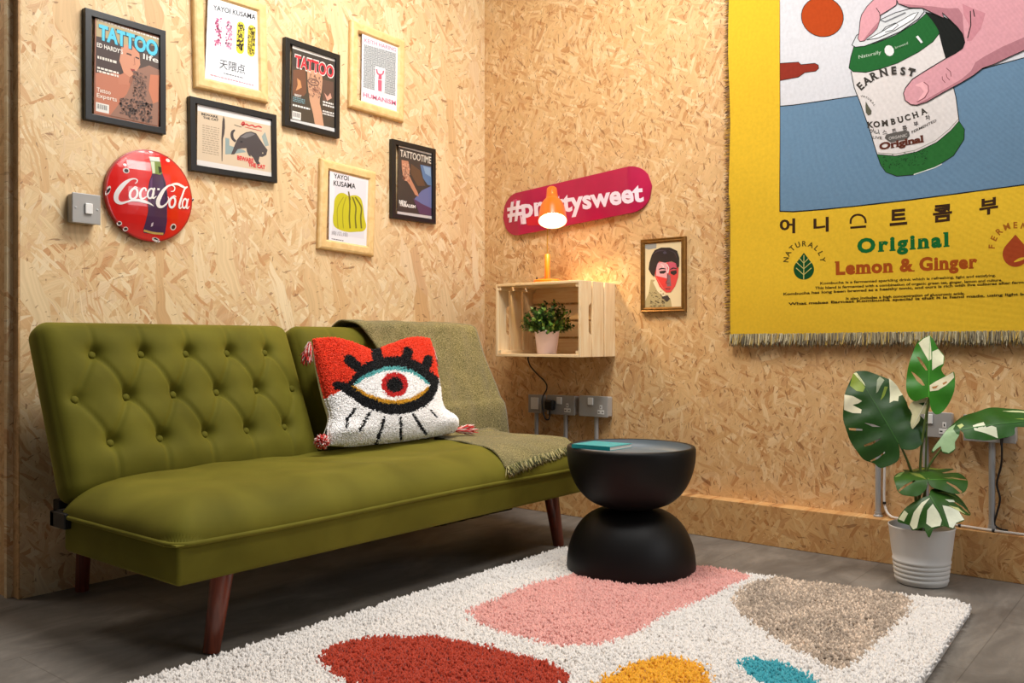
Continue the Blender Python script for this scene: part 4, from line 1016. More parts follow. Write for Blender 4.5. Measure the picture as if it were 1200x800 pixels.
a.line(c5([(527, 280), (540, 345), (562, 400), (600, 510), (628, 604)]), .9, INK); a.line(c5([(947, 473), (935, 380), (905, 260), (885, 190), (870, 130)]), .9, INK)
c8 = lambda pts: [(x_ / 6 + 1000, y_ / 6) for x_, y_ in pts]
a.poly(c8([(505, 85), (560, 98), (640, 120), (700, 150), (760, 225), (790, 300), (770, 345), (715, 385), (652, 415), (628, 310), (602, 215), (560, 150)]), INK)
finger = c8([(312, -30), (308, 40), (240, 85), (197, 110), (190, 150), (172, 205), (140, 238), (100, 270), (85, 290), (52, 296), (36, 275), (45, 230), (52, 150), (62, 108), (100, 50), (150, 0), (170, -30)])
a.poly(finger, PNK); a.line(finger + finger[:1], .8, INK); a.poly(c8([(190, 150), (172, 205), (140, 238), (100, 270), (85, 290), (70, 292), (110, 240), (150, 190)]), PNS); a.line(c8([(165, 60), (190, 95), (192, 120)]), .8, INK)
hand = c8([(308, -90), (310, 5), (322, 32), (400, 60), (490, 62), (560, 95), (640, 132), (628, 92), (682, 142), (732, 190), (770, 240), (786, 300), (770, 342), (720, 377), (650, 415), (500, 508), (420, 560), (372, 620), (357, 660), (368, 708), (408, 738), (450, 742), (520, 720), (640, 650), (760, 585), (850, 530), (910, 482), (1000, 450), (1100, 402), (1200, 358), (1500, 250), (1740, 160), (1740, -260), (900, -300)])
a.poly(hand, PNK)
a.poly(c8([(440, 738), (520, 700), (640, 630), (760, 560), (830, 500), (860, 440), (920, 400), (1050, 330), (1200, 265), (1500, 160), (1500, 250), (1200, 358), (1100, 402), (1000, 450), (910, 482), (850, 530), (760, 585), (640, 650), (520, 720)]), PNS)
a.poly(c8([(322, 30), (450, 42), (560, 50), (660, 62), (740, 60), (770, 105), (775, 180), (786, 290), (770, 240), (732, 190), (682, 142), (630, 95), (640, 132), (560, 95), (490, 62), (400, 60)]), PNS)
a.poly(c8([(770, 30), (815, 50), (930, 95), (900, 200), (830, 290), (800, 290), (815, 180), (780, 110)]), (196, 132, 142)); a.line(c8([(825, 80), (828, 180), (805, 270)]), 1.2, INK); a.line(c8([(845, 70), (855, 120)]), 1.2, INK)
a.poly(c8([(438, 602), (490, 578), (522, 598), (536, 640), (500, 690), (440, 735), (470, 690), (500, 650), (480, 620)]), (232, 172, 178)); a.line(c8([(500, 580), (530, 605), (532, 645), (505, 690), (450, 722)]), .9, (120, 60, 70))
for ln in ([(628, 540), (628, 560), (650, 585)], [(655, 520), (660, 545), (680, 565)], [(655, 480), (685, 505), (690, 540)]): a.line(c8(ln), .7, (110, 56, 64))
a.line(hand[:31], .9, INK)
c1 = lambda x_, y_: (x_ / 5.333 + 990, y_ / 5.333 + 60)
for ch, x_, y_, rt_ in (('E', 103, 222, -42), ('A', 142, 188, -34), ('R', 188, 158, -24), ('N', 247, 136, -12), ('E', 312, 124, -4), ('S', 368, 128, 4), ('T', 420, 134, 14)): a.glyph(ch, c1(x_, y_), 8.6, rt_, (62, 58, 54), .04, True)
for ch, x_, y_, rt_ in zip('KOMBUCHA', (164, 203, 254, 305, 350, 395, 443, 494), (462, 459, 452, 442, 430, 416, 400, 378), (-2, -3, -6, -8, -12, -14, -18, -24)): a.glyph(ch, c1(x_, y_), 6.6, rt_, (62, 56, 50), .045, True)
for ch, x_, y_ in zip('어니스트콤부차', (174, 206, 252, 312, 377, 447, 520), (494, 500, 499, 491, 474, 448, 408)): a.glyph(ch, c1(x_, y_ + 8), 4.4, -14, (60, 54, 52), .02)
pl = [c1(262 + 8, 560), c1(252, 545), c1(262, 522), c1(380, 495), c1(404, 503), c1(408, 530), c1(392, 550), c1(290, 572)]
a.poly(pl, (92, 88, 84)); a.text('ORGANIC', c1(278, 556), c1(392, 534), 3.4, (190, 184, 178), .01)
a.text('FERMENTED', c1(422, 516), c1(575, 440), (-.5, -3.0), (74, 68, 62), .01); a.text('LIVE', c1(178, 548), c1(236, 552), 3.2, (74, 68, 62), .01)
a.text('Original', c1(220, 618), c1(497, 566), (-.6, -7.6), (92, 46, 34), .045, True)
for ch, x_, y_, rt_ in zip('NATURAL', (112, 126, 140, 154, 168, 180, 190), (284, 286, 292, 300, 312, 326, 340), (-20, 0, 12, 22, 36, 50, 60)): a.glyph(ch, c1(x_, y_), 2.4, rt_, (96, 90, 84), .01)
a.poly([c1(*p) for p in ((136, 318), (152, 345), (172, 375), (170, 395), (150, 405), (136, 385), (134, 350))], (88, 86, 72))
a.text('Naturally', c1(92, 50), c1(232, 18), (-.4, -4), (190, 206, 186)); a.text('brewed', c1(322, -10), c1(400, -40), (-.8, -3), (170, 190, 168)); a.ell(c1(282, 0), 5.5, 6.6, (222, 222, 220), -20, 10); a.poly([c1(*p) for p in ((448, -86), (462, -94), (492, -52), (480, -46))], (222, 224, 222))
# lettering on the yellow field
for ch, (xa, ya, xb, yb) in zip('어니스트콤부차', ((914, 256, 932.5, 273.5), (954, 254.5, 972, 272), (996.5, 251, 1016, 268), (1043, 245, 1063.5, 264), (1093.5, 239.5, 1116, 260), (1148, 232, 1170, 251.5), (1206, 222, 1229, 243))):
    if ch == '스':                       # drawn as an arch over a bar, as woven
        a.line([(xa + 1, yb - 5.6), (xa + 1.6, yb - 11), (xa + 5, yb - 15), (xa + 10, yb - 16.2), (xa + 15, yb - 14.8), (xa + 18, yb - 11), (xa + 18.6, yb - 6.4)], 2.4, (58, 36, 18), 4)
        a.line([(xa + .6, yb - 1.0), (xa + 19, yb - 2.6)], 2.6, (58, 36, 18)); continue
    V, F = glyphs(ch, .035); v0, v1 = V.min(0), V.max(0); s_ = (xa - 915) * -0.00042
    a.lay += 1; a.items.append(([(xa + (xb - xa) * (p[0] - v0[0]) / (v1[0] - v0[0]), yb - (yb - ya) * (p[1] - v0[1]) / (v1[1] - v0[1]) + ((p[0] - v0[0]) / (v1[0] - v0[0]) - .5) * (s_ * 30 - .3)) for p in V], F, lin((58, 36, 18)), a.lay))
a.text('Original', (1005, 296), (1113, 288), (-.2, -15.6), (18, 98, 44), .052, True, 1.28)
a.text('Lemon & Ginger', (979, 321.5), (1146, 313.5), (-.2, -14.6), (160, 74, 20), .05, True, 1.12)
cn, R_ = (943.2, 306.5), 21.6
for i, ch in enumerate('NATURALLY'): th = math.radians(-84 + 168 * i / 8); a.glyph(ch, (cn[0] + R_ * math.sin(th), cn[1] - R_ * math.cos(th) * .97), 6.0, math.degrees(th), (84, 70, 20), .03)
drop = lambda x_, yt, yb, w_: [(x_, yt)] + [(x_ + w_ / 2 * math.sin(t_) , yb - w_ / 2 - w_ / 2 * math.cos(t_) * (1 if math.cos(t_) < 0 else 1)) for t_ in np.linspace(.75, 2 * math.pi - .75, 26)]
a.poly(drop(942.7, 296, 327.7, 24), (18, 72, 34))
a.line([(942.7, 299), (942.7, 327.5)], .9, (200, 190, 110))
for yy in (307, 313.5, 320.5): a.line([(942.7 - 9 - (yy < 310) * -3.5, yy - 6.5 + (yy < 310) * 2), (942.7, yy + 1.5), (942.7 + 9 - (yy < 310) * 3.5, yy - 6.5 + (yy < 310) * 2)], .9, (200, 190, 110))
cn, R_ = (1190.5, 291), 27
for i, ch in enumerate('FERMENTED'): th = math.radians(-86 + 172 * i / 8); a.glyph(ch, (cn[0] + R_ * math.sin(th) * 1.03, cn[1] - R_ * math.cos(th)), 7.2, math.degrees(th), (158, 92, 24), .03)
a.poly(drop(1190.5, 275, 312.8, 30), (160, 66, 30)); a.line([(1189, 307), (1196, 304), (1203, 302)], [1, 3.4, 1], YEL, 4)
DK = (72, 56, 18)
a.text('Kombucha is a fermented sparkling drink which is refreshing, light and satisfying.', (962, 333.5), (1167.5, 324), 3.0, DK, .03)
a.text('This blend is fermented with a combination of organic green tea, ginger, lemon and culture.', (956, 339), (1175, 329.5), 3.0, DK, .03)
a.text('Kombucha has long been brewed as a healthy tonic, and ours is rich with live cultures after fermentation and bottling.', (919, 346), (1262, 329), 3.0, DK, .03)
a.text('It also includes a high concentration of glucuronic acids.', (992, 351.2), (1131, 345), 3.0, DK, .03)
a.text('What makes Earnest Kombucha special is that it is hand made, using light botanics and live cultures.', (925, 357.5), (1290, 342), 3.0, DK, .03)
a.build('woven_panel', M['cloth'], tp, dice=0.03, disp=cloth, nrm=(-1, 0, 0), axes=((0, 1, 0), (0, 0, 1)), smooth=False, thick=0.003)
n = 1500; yy = np.linspace(-1.248, TE + .01, n) + RNG.normal(0, .002, n)
pts = np.stack([np.full(n, TX - .006) + RNG.normal(0, .0015, n), yy, 0.812 + 0.006 * np.abs(yy + 1.24) / 1.0 - .003 + RNG.normal(0, .001, n)], -1)
cc = np.array([lin(c) for c in ((176, 164, 128), (140, 126, 98), (190, 160, 84), (112, 102, 82), (196, 186, 154))])[RNG.integers(0, 5, n)]
tufts('fringe', pts, np.tile((-0.12, 0, -1.0), (n, 1)), 0.044, 0.0042, cc, 0.16, tp)
n = 900; zz = np.linspace(.81, TT, n)
pts = np.stack([np.full(n, TX - .001), np.full(n, -1.2455), zz], -1)
tufts('side_fray', pts, np.tile((-0.1, 1.0, -.2), (n, 1)), 0.024, 0.0026, np.array([lin(c) for c in ((110, 82, 56), (150, 116, 70), (196, 152, 50))])[RNG.integers(0, 3, n)], 0.3, tp)
MB().tube([(RW - .012, -1.20, TT - .01), (RW - .012, TE - .04, TT - .01)], 0.011, 12).build('hanging_rod', M['leg_wood'], tp, True)

# ------------------------------------------------------------------ skateboard deck on the right wall
A0, A1 = onX(605.5, 250.5, 0.045), onX(737, 222, 0.045)
du = (A1 - A0); dl = np.linalg.norm(du); du /= dl; dv = np.cross(du, np.array([-1.0, 0, 0])); dv = dv if dv[2] > 0 else -dv
sk = thing('skateboard_deck', 'magenta skateboard deck with white lettering mounted on the wall behind the orange lamp', 'skateboard', (RW, (A0[1] + A1[1]) / 2, (A0[2] + A1[2]) / 2))
RS = 0.101
outl = [(RS * math.cos(t_) * 1.0, RS * math.sin(t_)) for t_ in np.linspace(math.pi / 2, 3 * math.pi / 2, 20)] + [(dl + RS * math.cos(t_), RS * math.sin(t_)) for t_ in np.linspace(-math.pi / 2, math.pi / 2, 20)]
def deck_pt(s_, t_, h=0.0):
    kick = 0.020 * max(0, -s_ - .0) / RS + 0.020 * max(0, s_ - dl) / RS
    conc = 0.006 * (t_ / RS) ** 2
    p = A0 + du * s_ + dv * t_; p[0] = 0.045 + h + kick + conc * 0.5; return p
cs = sorted(set([0] + list(np.linspace(-RS, dl + RS, 60)))); mb = MB(); n_ = 12; vv = []
def half(s_):
    if s_ < 0: return math.sqrt(max(RS * RS - s_ * s_, 1e-6))
    if s_ > dl: return math.sqrt(max(RS * RS - (s_ - dl) ** 2, 1e-6))
    return RS
for h in (0.0, 0.011):
    for s_ in cs:
        for j in range(n_ + 1): vv.append(deck_pt(s_, half(s_) * (2 * j / n_ - 1), h))
nr_ = len(cs); fr = [tuple(x_) for x_ in grid_faces(n_ + 1, nr_)]; off_ = nr_ * (n_ + 1); ff = fr + [tuple(i + off_ for i in reversed(f)) for f in fr]
bd = [j for j in range(n_ + 1)] + [i * (n_ + 1) + n_ for i in range(1, nr_)] + [(nr_ - 1) * (n_ + 1) + j for j in range(n_ - 1, -1, -1)] + [i * (n_ + 1) for i in range(nr_ - 2, 0, -1)]
ff += [(bd[i], bd[(i + 1) % len(bd)], bd[(i + 1) % len(bd)] + off_, bd[i] + off_) for i in range(len(bd))]
mb.add(vv, ff); mb.build('deck', mat('magenta_lacquer', (172, 8, 64), 0.4, coat=0.25, noise=0.12, nscale=9), sk, True)
a = Art(lambda px, py: onX(px, py, 0.0445), 5, 540, 180, 0.0002)
def deckdisp(q):
    s_ = (q - A0) @ du; t_ = (q - A0) @ dv; p = deck_pt(s_, max(-RS, min(RS, t_)), -0.0008); return np.array([p[0] - 0.0445, 0, 0])
a.poly([(345, 345), (370, 400), (352, 416)], (226, 190, 206)); a.poly([(300, 270), (330, 265), (320, 300)], (206, 60, 110)); a.poly([(380, 370), (470, 360), (465, 420), (390, 420)], (206, 24, 40))
a.text('#prettysweet', (266, 386), (1064, 274), (-7, -108), (234, 216, 226), .032)
a.build('lettering', M['print'], sk, dice=0.03, disp=deckdisp, nrm=(-1, 0, 0), axes=(tuple(du),))

# ------------------------------------------------------------------ small gold framed portrait
PX_ = RW - 0.020
pt_ = [(749, 281), (803, 276), (802, 365), (751, 366)]
qd = [onX(px, py, PX_) for px, py in pt_]; y0_, y1_ = (qd[0][1] + qd[3][1]) / 2, (qd[1][1] + qd[2][1]) / 2; z0_, z1_ = (qd[2][2] + qd[3][2]) / 2, (qd[0][2] + qd[1][2]) / 2
pf = thing('framed_portrait', 'small gold framed portrait of a dark haired person with red painted face', 'framed picture', (RW - .012, (y0_ + y1_) / 2, (z0_ + z1_) / 2))
mb = MB(); vv = []; ff = []
prf = [(0, RW - .001), (0, PX_ + .004), (.004, PX_), (.009, PX_ + .003), (.014, PX_ + .001), (.020, PX_ + .006), (.022, PX_ + .009), (.022, RW - .001)]
for ins, xx in prf:
    for (yy_, zz_) in ((y0_ - ins, z0_ + ins), (y1_ + ins, z0_ + ins), (y1_ + ins, z1_ - ins), (y0_ - ins, z1_ - ins)): vv.append((xx, yy_, zz_))
for j in range(len(prf) - 1):
    for i in range(4): ff.append((j * 4 + i, j * 4 + 4 + i, j * 4 + 4 + (i + 1) % 4, j * 4 + (i + 1) % 4))
mb.add(vv, ff); mb.build('frame', M['frame_gold'], pf)
a = Art(lambda px, py: onX(px, py, PX_ + .008), 6.667, 730, 260)
a.poly([(150, 155), (475, 130), (468, 690), (150, 700)], (226, 204, 160)); a.poly([(165, 180), (262, 165), (262, 205), (200, 216), (170, 205)], (150, 150, 146))
a.poly([(165, 640), (200, 560), (218, 450), (246, 452), (300, 540), (345, 575), (372, 600), (385, 672), (168, 684)], (176, 158, 112)); a.poly([(235, 470), (262, 450), (330, 560), (348, 572), (320, 590), (270, 540)], (232, 214, 176)); specks(a, [(200, 520), (380, 520), (380, 670), (200, 670)], 30, (.05, .75), (.1, .95), .05, [(96, 82, 58), (132, 114, 78)], 8)
a.poly([(245, 380), (262, 450), (300, 520), (340, 552), (375, 548), (410, 500), (432, 430), (436, 360), (410, 320), (280, 310)], (214, 64, 60))
a.poly([(262, 320), (340, 310), (352, 380), (345, 440), (260, 420)], (226, 164, 168)); a.poly([(350, 310), (420, 318), (420, 370), (372, 380)], (196, 78, 100)); a.poly([(345, 400), (372, 420), (378, 500), (345, 505)], (130, 96, 100)); a.poly([(250, 420), (340, 445), (330, 500), (290, 510)], (222, 52, 48))
a.poly([(285, 385), (335, 378), (338, 392), (320, 404), (292, 404)], (36, 26, 28)); a.poly([(372, 384), (420, 376), (422, 400), (400, 416), (376, 404)], (36, 26, 28)); a.poly([(330, 514), (372, 512), (366, 532), (340, 534)], (170, 60, 66)); a.line([(300, 330), (320, 345), (310, 365)], 6, (236, 214, 210)); a.line([(345, 330), (360, 360), (352, 400)], 8, (226, 210, 210))
a.poly([(202, 370), (208, 320), (226, 260), (250, 220), (300, 200), (370, 200), (425, 225), (442, 280), (440, 345), (425, 362), (415, 322), (380, 306), (330, 318), (285, 306), (270, 330), (256, 380), (246, 428), (225, 410)], (30, 20, 22))
a.line([(282, 372), (306, 362), (336, 368)], [5, 9, 5], (30, 20, 22), 3); a.line([(370, 372), (396, 360), (422, 366)], [5, 9, 5], (30, 20, 22), 3)
a.line([(352, 400), (350, 450), (338, 474), (352, 482), (366, 476)], 5, (120, 60, 66), 3); a.line([(334, 522), (352, 518), (372, 522)], 4, (90, 30, 36), 3); a.line([(262, 430), (290, 480), (318, 520)], 5, (240, 110, 100), 3)
a.line([(240, 250), (280, 226), (340, 226)], [3, 9, 3], (64, 54, 66), 4); a.line([(360, 222), (404, 240), (424, 284)], [3, 7, 3], (58, 48, 58), 4)
a.ell((330, 240), 14, 10, (70, 62, 80)); a.poly([(300, 585), (350, 572), (368, 600), (345, 625)], (58, 48, 44))
a.build('print', M['print'], pf, nrm=(-1, 0, 0))

# ------------------------------------------------------------------ wooden crate shelf
CX0, CX1 = -0.20, RW - 0.001; CY0, CY1 = -0.237, -0.697; CZ0, CZ1 = 0.7135, 1.0365
th = 0.011
crate = thing('crate_shelf', 'open pale pine crate mounted on its side as a shelf below the skateboard', 'crate', (RW, (CY0 + CY1) / 2, CZ0))
def board(a, b, m='pine', name='board'): return MB().box(a, b).build(name, M[m], crate, bevel=0.0012)
dep = CX1 - CX0
def end_board(yA, yB, xa, xb, notch):
    """upright end board; notch cuts half of a hand hole into its rear edge"""
    n_ = 10; zc = (CZ0 + CZ1) / 2
    pr_ = [(xa, CZ0 + .001), (xb, CZ0 + .001)]
    if notch:
        pr_ += [(xb, zc - .066)] + [(xb - .020 * math.sin(math.pi / 2 * k / 5), zc - .066 + .020 * (1 - math.cos(math.pi / 2 * k / 5))) for k in range(1, 6)]
        pr_ += [(xb - .020 * math.cos(math.pi / 2 * k / 5), zc + .046 + .020 * math.sin(math.pi / 2 * k / 5)) for k in range(6)]
    pr_ += [(xb, CZ1 - .001), (xa, CZ1 - .001)]
    k = len(pr_); mb = MB(); y0_, y1_ = min(yA, yB), max(yA, yB)
    mb.add([(x_, y0_, z_) for x_, z_ in pr_] + [(x_, y1_, z_) for x_, z_ in pr_], [tuple(range(k)), tuple(range(2 * k - 1, k - 1, -1))] + [(i, i + k, (i + 1) % k + k, (i + 1) % k) for i in range(k)])
    return mb.build('end_board', M['pine_z'], crate, bevel=0.001)
bw = (dep - 2 * 0.012) / 3
for y_ in ((CY0, CY0 - th), (CY1 + th, CY1)):
    for i in range(3): end_board(y_[0], y_[1], CX0 + i * (bw + .012), CX0 + i * (bw + .012) + bw, i == 0)
for i in range(3):
    xa = CX0 + i * (bw + .012)
    board((xa, CY1 + th, CZ0), (xa + bw, CY0 - th, CZ0 + th), 'pine_y'); board((xa, CY1 + th, CZ1 - th), (xa + bw, CY0 - th, CZ1), 'pine_y')
hb = (CZ1 - CZ0 - 2 * th - 3 * .009) / 4
for i in range(4):
    za = CZ0 + th + i * (hb + .009); board((CX1 - .010, CY1 + th, za), (CX1, CY0 - th, za + hb), 'pine_y', 'back_board')
for yc in (CY0 - th - .0165, CY1 + th):
    for za in (CZ0 + th, CZ1 - th - .0165): MB().box((CX0 + .004, yc, za), (CX1 - .011, yc + .0165, za + .0165)).build('corner_batten', M['pine'], crate, bevel=.001)

# ------------------------------------------------------------------ small plant in the crate
ppx = onX(641, 416, -0.085); pc = np.array([-0.085, ppx[1], CZ0 + th])
sp = thing('small_potted_plant', 'small bushy green plant in a pale pink pot inside the wooden crate', 'potted plant', pc)
MB().lathe([(0.040, 0), (0.043, .002), (0.055, .098), (0.058, .100), (0.058, .106), (0.054, .106), (0.051, .088), (0.0001, .088)], pc, 40).build('pot', M['pot_pink'], sp, True)
MB().lathe([(0.0505, .0885), (0.03, .094), (0.0001, .096)], pc, 24).build('soil', M['soil'], sp, True)
V = []; F = []; C_ = []; top_ = pc + np.array([0, 0, .10])
stems = MB()
for k in range(95):
    az = random.uniform(0, 6.283); el = random.uniform(.02, 1.5); L = random.uniform(.075, .115) * (0.85 + .35 * math.sin(el))
    d = np.array([math.cos(az) * math.cos(el), math.sin(az) * math.cos(el), math.sin(el)])
    b0 = top_ + np.array([math.cos(az), math.sin(az), 0]) * .02; tip = b0 + d * L * np.array([.95, .95, 1.0]); tip[2] = min(tip[2], CZ1 - th - .012)
    stems.tube([b0 - np.array([0, 0, .012]), b0 + (tip - b0) * .5, tip], .0011, 5)
    for j in range(15):
        t_ = .2 + .8 * j / 14; p = b0 + (tip - b0) * t_; a_ = random.uniform(0, 6.283)
        s1 = np.cross(d, [math.cos(a_), math.sin(a_), .3]); s1 /= np.linalg.norm(s1); ld = d * .55 + s1 * .85; ld /= np.linalg.norm(ld); sd = np.cross(ld, d); sd /= np.linalg.norm(sd) + 1e-9; up_ = np.cross(sd, ld)
        l_, w_ = random.uniform(.016, .024), random.uniform(.006, .009); k0 = len(V)
        V += [p, p + ld * l_ * .45 + sd * w_ + up_ * .0015, p + ld * l_, p + ld * l_ * .45 - sd * w_ + up_ * .0015, p + ld * l_ * .5 - up_ * .001]
        F += [(k0, k0 + 1, k0 + 4), (k0 + 1, k0 + 2, k0 + 4), (k0 + 2, k0 + 3, k0 + 4), (k0 + 3, k0, k0 + 4)]
        c_ = np.array(lin(random.choice([(48, 84, 26), (64, 104, 34), (84, 124, 42), (40, 70, 26), (134, 152, 58), (110, 138, 48)]))); C_ += [c_] * 5
V = np.array(V); V[:, 0] = np.minimum(V[:, 0], CX1 - .02); V[:, 2] = np.minimum(V[:, 2], CZ1 - th - .006)
link('foliage', npmesh('foliage', V - origin(sp), F, np.array(C_)), M['leaf'], sp)['kind'] = 'stuff'
stems.build('stems', M['stem'], sp, kind='stuff')

# ------------------------------------------------------------------ orange desk lamp on the crate
lb = np.array([-0.115, -0.462, CZ1])
lamp = thing('desk_lamp', 'lit orange enamel desk lamp standing on top of the wooden crate', 'lamp', lb)
MB().lathe([(0.060, 0), (0.062, .003), (0.060, .012), (0.052, .016), (0.012, .019), (0.0001, .019)], lb, 40).build('base', M['orange'], lamp, True)
MB().lathe([(0.0115, .016), (0.0115, .125), (0.009, .128), (0.0001, .128)], lb, 20).build('post', M['orange'], lamp, True)
MB().lathe([(.004, 0), (.004, .006), (.0025, .012), (.0001, .0125)], lb + np.array([-.03, .035, .014]), 12).build('switch_button', M['black_plastic'], lamp, True)
O_ = np.array([-0.165, -0.528, 1.300]); T0 = np.array([-0.108, -0.482, 1.452]); ax = (O_ - T0); LS = np.linalg.norm(ax); ax = ax / LS
MB().tube([lb + np.array([0, 0, .12]), lb + np.array([0, -.002, .34]), T0 + ax * .062 + np.array([.036, .018, 0]), T0 + ax * .062 + np.array([.02, .012, .0])], .0032, 10).build('rod', M['brass'], lamp, True)
pr_ = [(.0001, -.002), (.018, -.001), (.0225, .004), (.0245, .03), (.027, .052), (.029, .058), (.036, .066), (.044, .078), (.0525, .098), (.058, .125), (.0622, LS), (.0607, LS), (.056, .122), (.050, .098), (.042, .080), (.030, .066), (.0001, .064)]
shade = MB().lathe(pr_, T0, 48, ax).build('lamp_shade', M['orange'], lamp, True)
shade.data.materials.append(mat('white_shade_lining', (240, 232, 216), 0.5))
nring = len(pr_) - 1; mi = [0] * len(shade.data.polygons)
for i in range(len(mi)):
    if 11 * 48 <= i: mi[i] = 1
shade.data.polygons.foreach_set('material_index', mi)
MB().lathe([(.0001, .066), (.014, .067), (.014, .088), (.022, .103), (.026, .120), (.022, .136), (.012, .145), (.0001, .147)], T0, 24, ax).build('bulb', M['bulb'], lamp, True)
for az in (0, 2.1, 4.2):
    u_ = Vector(ax).orthogonal().normalized(); w_ = Vector(ax).cross(u_); dd = np.array(u_ * math.cos(az) + w_ * math.sin(az))
    MB().lathe([(.004, 0), (.004, .0015), (.0001, .003)], T0 + ax * .040 + dd * .0252, 10, dd).build('screw', M['brass'], lamp, True)
pl_ = bpy.data.lights.new('lamp_glow', 'SPOT'); pl_.energy = 11.0; pl_.color = (1.0, 0.70, 0.38); pl_.shadow_soft_size = 0.03; pl_.spot_size = math.radians(150); pl_.spot_blend = 0.5
lo_ = bpy.data.objects.new('lamp_glow', pl_); COL.objects.link(lo_); lo_.parent = lamp; lo_.location = T0 + ax * .152 - lb; lo_.rotation_euler = Vector(ax).to_track_quat('-Z', 'Y').to_euler()

# ------------------------------------------------------------------ surface mounted sockets with conduits on the right wall
SXF = RW - 0.046
LEDGE = 0.1535
def socket(label, ya, yb, z0, z1, kindn, pipe_y, gang=(), plate_white=False):
    s_ = thing('wall_socket', label, 'socket', (RW, (ya + yb) / 2, z0), 'grey metal sockets on the right wall')
    y0_, y1_ = min(ya, yb), max(ya, yb)
    MB().box((SXF + .006, y0_ + .002, z0 + .002), (RW - .001, y1_ - .002, z1 - .002)).build('back_box', M['steel'], s_, bevel=.005)
    MB().box((SXF, y0_, z0), (SXF + .006, y1_, z1)).build('face_plate', M['steel_face'], s_, bevel=.002)
    def sq(yc, zc, hw, hh, t_, m, nm): return MB().box((SXF - t_, yc - hw, zc - hh), (SXF + .001, yc + hw, zc + hh)).build(nm, M[m], s_, bevel=min(.0015, t_ * .4))
    if plate_white: sq((ya + yb) / 2 - .001, (z0 + z1) / 2 + .002, .022, .027, .004, 'white_plastic', 'white_blank')
    for (yc, sy) in gang:
        sq(sy, z1 - .024, .0135, .016, .005, 'white_plastic', 'rocker')
        sq(yc, z0 + .044, .006, .009, .0015, 'white_plastic', 'earth_inlet'); sq(yc, z0 + .022, .017, .009, .0015, 'white_plastic', 'pin_inlet')
        sq(yc, z0 + .044, .0022, .0045, .0022, 'black_plastic', 'pin_hole')
        for dy in (-.010, .010): sq(yc + dy, z0 + .022, .0045, .0022, .0022, 'black_plastic', 'pin_hole')
    pz = LEDGE
    MB().tube([(RW - .022, pipe_y, pz), (RW - .022, pipe_y, z0 + .004)], .010, 14).build('conduit', M['galv'], s_, True)
    MB().lathe([(.0165, 0), (.0165, .004), (.0125, .007), (.0125, .016), (.0001, .016)], (RW - .022, pipe_y, pz), 16).build('conduit_foot', M['galv'], s_, True)
    return s_
socket('grey metal box with white blank plate, nearest the corner above the sofa throw', -.248, -.325, .448, .533, 'single', -.279, plate_white=True)
socket('grey metal double socket holding the black plug, below the wooden crate', -.357, -.510, .447, .535, 'double', -.446, [(-.472, -.428)])
socket('grey metal double socket without a plug, right of the black plug', -.535, -.686, .447, .539, 'double', -.613, [(-.652, -.598)])
socket('grey metal socket half hidden behind the variegated leaves', -1.955, -2.062, .452, .538, 'single', -1.975, [(-2.040, -1.99)])
socket('grey metal double socket at the right edge, above the black hanging cord', -2.098, -2.254, .447, .535, 'double', -2.180, [(-2.135, -2.16)])
socket('grey metal double socket hidden behind the largest leaf', -1.745, -1.895, .447, .535, 'double', -1.816, [(-1.86, -1.80)])

def plug_cord(label, py, pz, path, hang):
    c = thing('power_cord', label, 'power cord', (SXF, py, pz), 'black plugs with cords')
    mb = MB(); mb.box((SXF - .030, py - .024, pz - .020), (SXF - .001, py + .024, pz + .026)); mb.build('plug', M['black_plastic'], c, bevel=.008, seg=3)
    MB().tube([(SXF - .016, py, pz - .016), (SXF - .016, py, pz - .045)], [.006, .004], 10).build('strain_relief', M['black_plastic'], c, True)
    MB().tube(spline(path, 8), .0033, 8).build('cord', M['black_plastic'], c, True)
    return c
plug_cord('black plug and cord running up from the double socket to the wooden crate', -.385, .487,
          [(SXF - .016, -.385, .447), (SXF - .020, -.383, .425), (SXF - .024, -.366, .428), (SXF - .026, -.352, .47), (SXF - .020, -.346, .52), (.045, -.340, .560), (.055, -.325, .59), (.057, -.27, .632), (.057, -.235, .665), (.055, -.222, .700), (.057, -.224, .73), (.0665, -.226, 1.0), (.0665, -.228, 1.02)], True)
plug_cord('black plug and cord hanging down to the ledge at the right edge', -2.215, .487,
          [(SXF - .016, -2.215, .447), (SXF - .015, -2.216, .42), (.04, -2.208, .37), (.045, -2.195, .31), (.045, -2.204, .26), (.042, -2.195, .21), (.045, -2.188, .175), (.048, -2.205, .160), (.055, -2.225, .1575)], True)
wc = thing('white_cable', 'white cable clipped along the ledge behind the white plant pot', 'cable', (RW, -1.98, LEDGE))
MB().tube(spline([(.052, -1.836, .44), (.050, -1.838, .35), (.050, -1.836, .23), (.046, -1.842, .185), (.036, -1.862, .162), (.030, -1.90, .158), (.030, -1.98, .158), (.034, -2.08, .158), (.025, -2.14, .158), (.016, -2.19, .158), (.014, -2.29, .158), (.016, -2.6, .158)], 8), .0045, 8).build('cord', M['white_cable'], wc, True)
for yy_, zz_, xx_ in ((-1.838, .205, .047), (-2.085, .158, .034), (-2.19, .158, .016)):
    MB().lathe([(.0062, -.004), (.0062, .004)], (xx_, yy_, zz_), 12, (0, 0, 1) if yy_ > -1.9 else (0, 1, 0)).build('cable_clip', M['black_plastic'], wc, True)

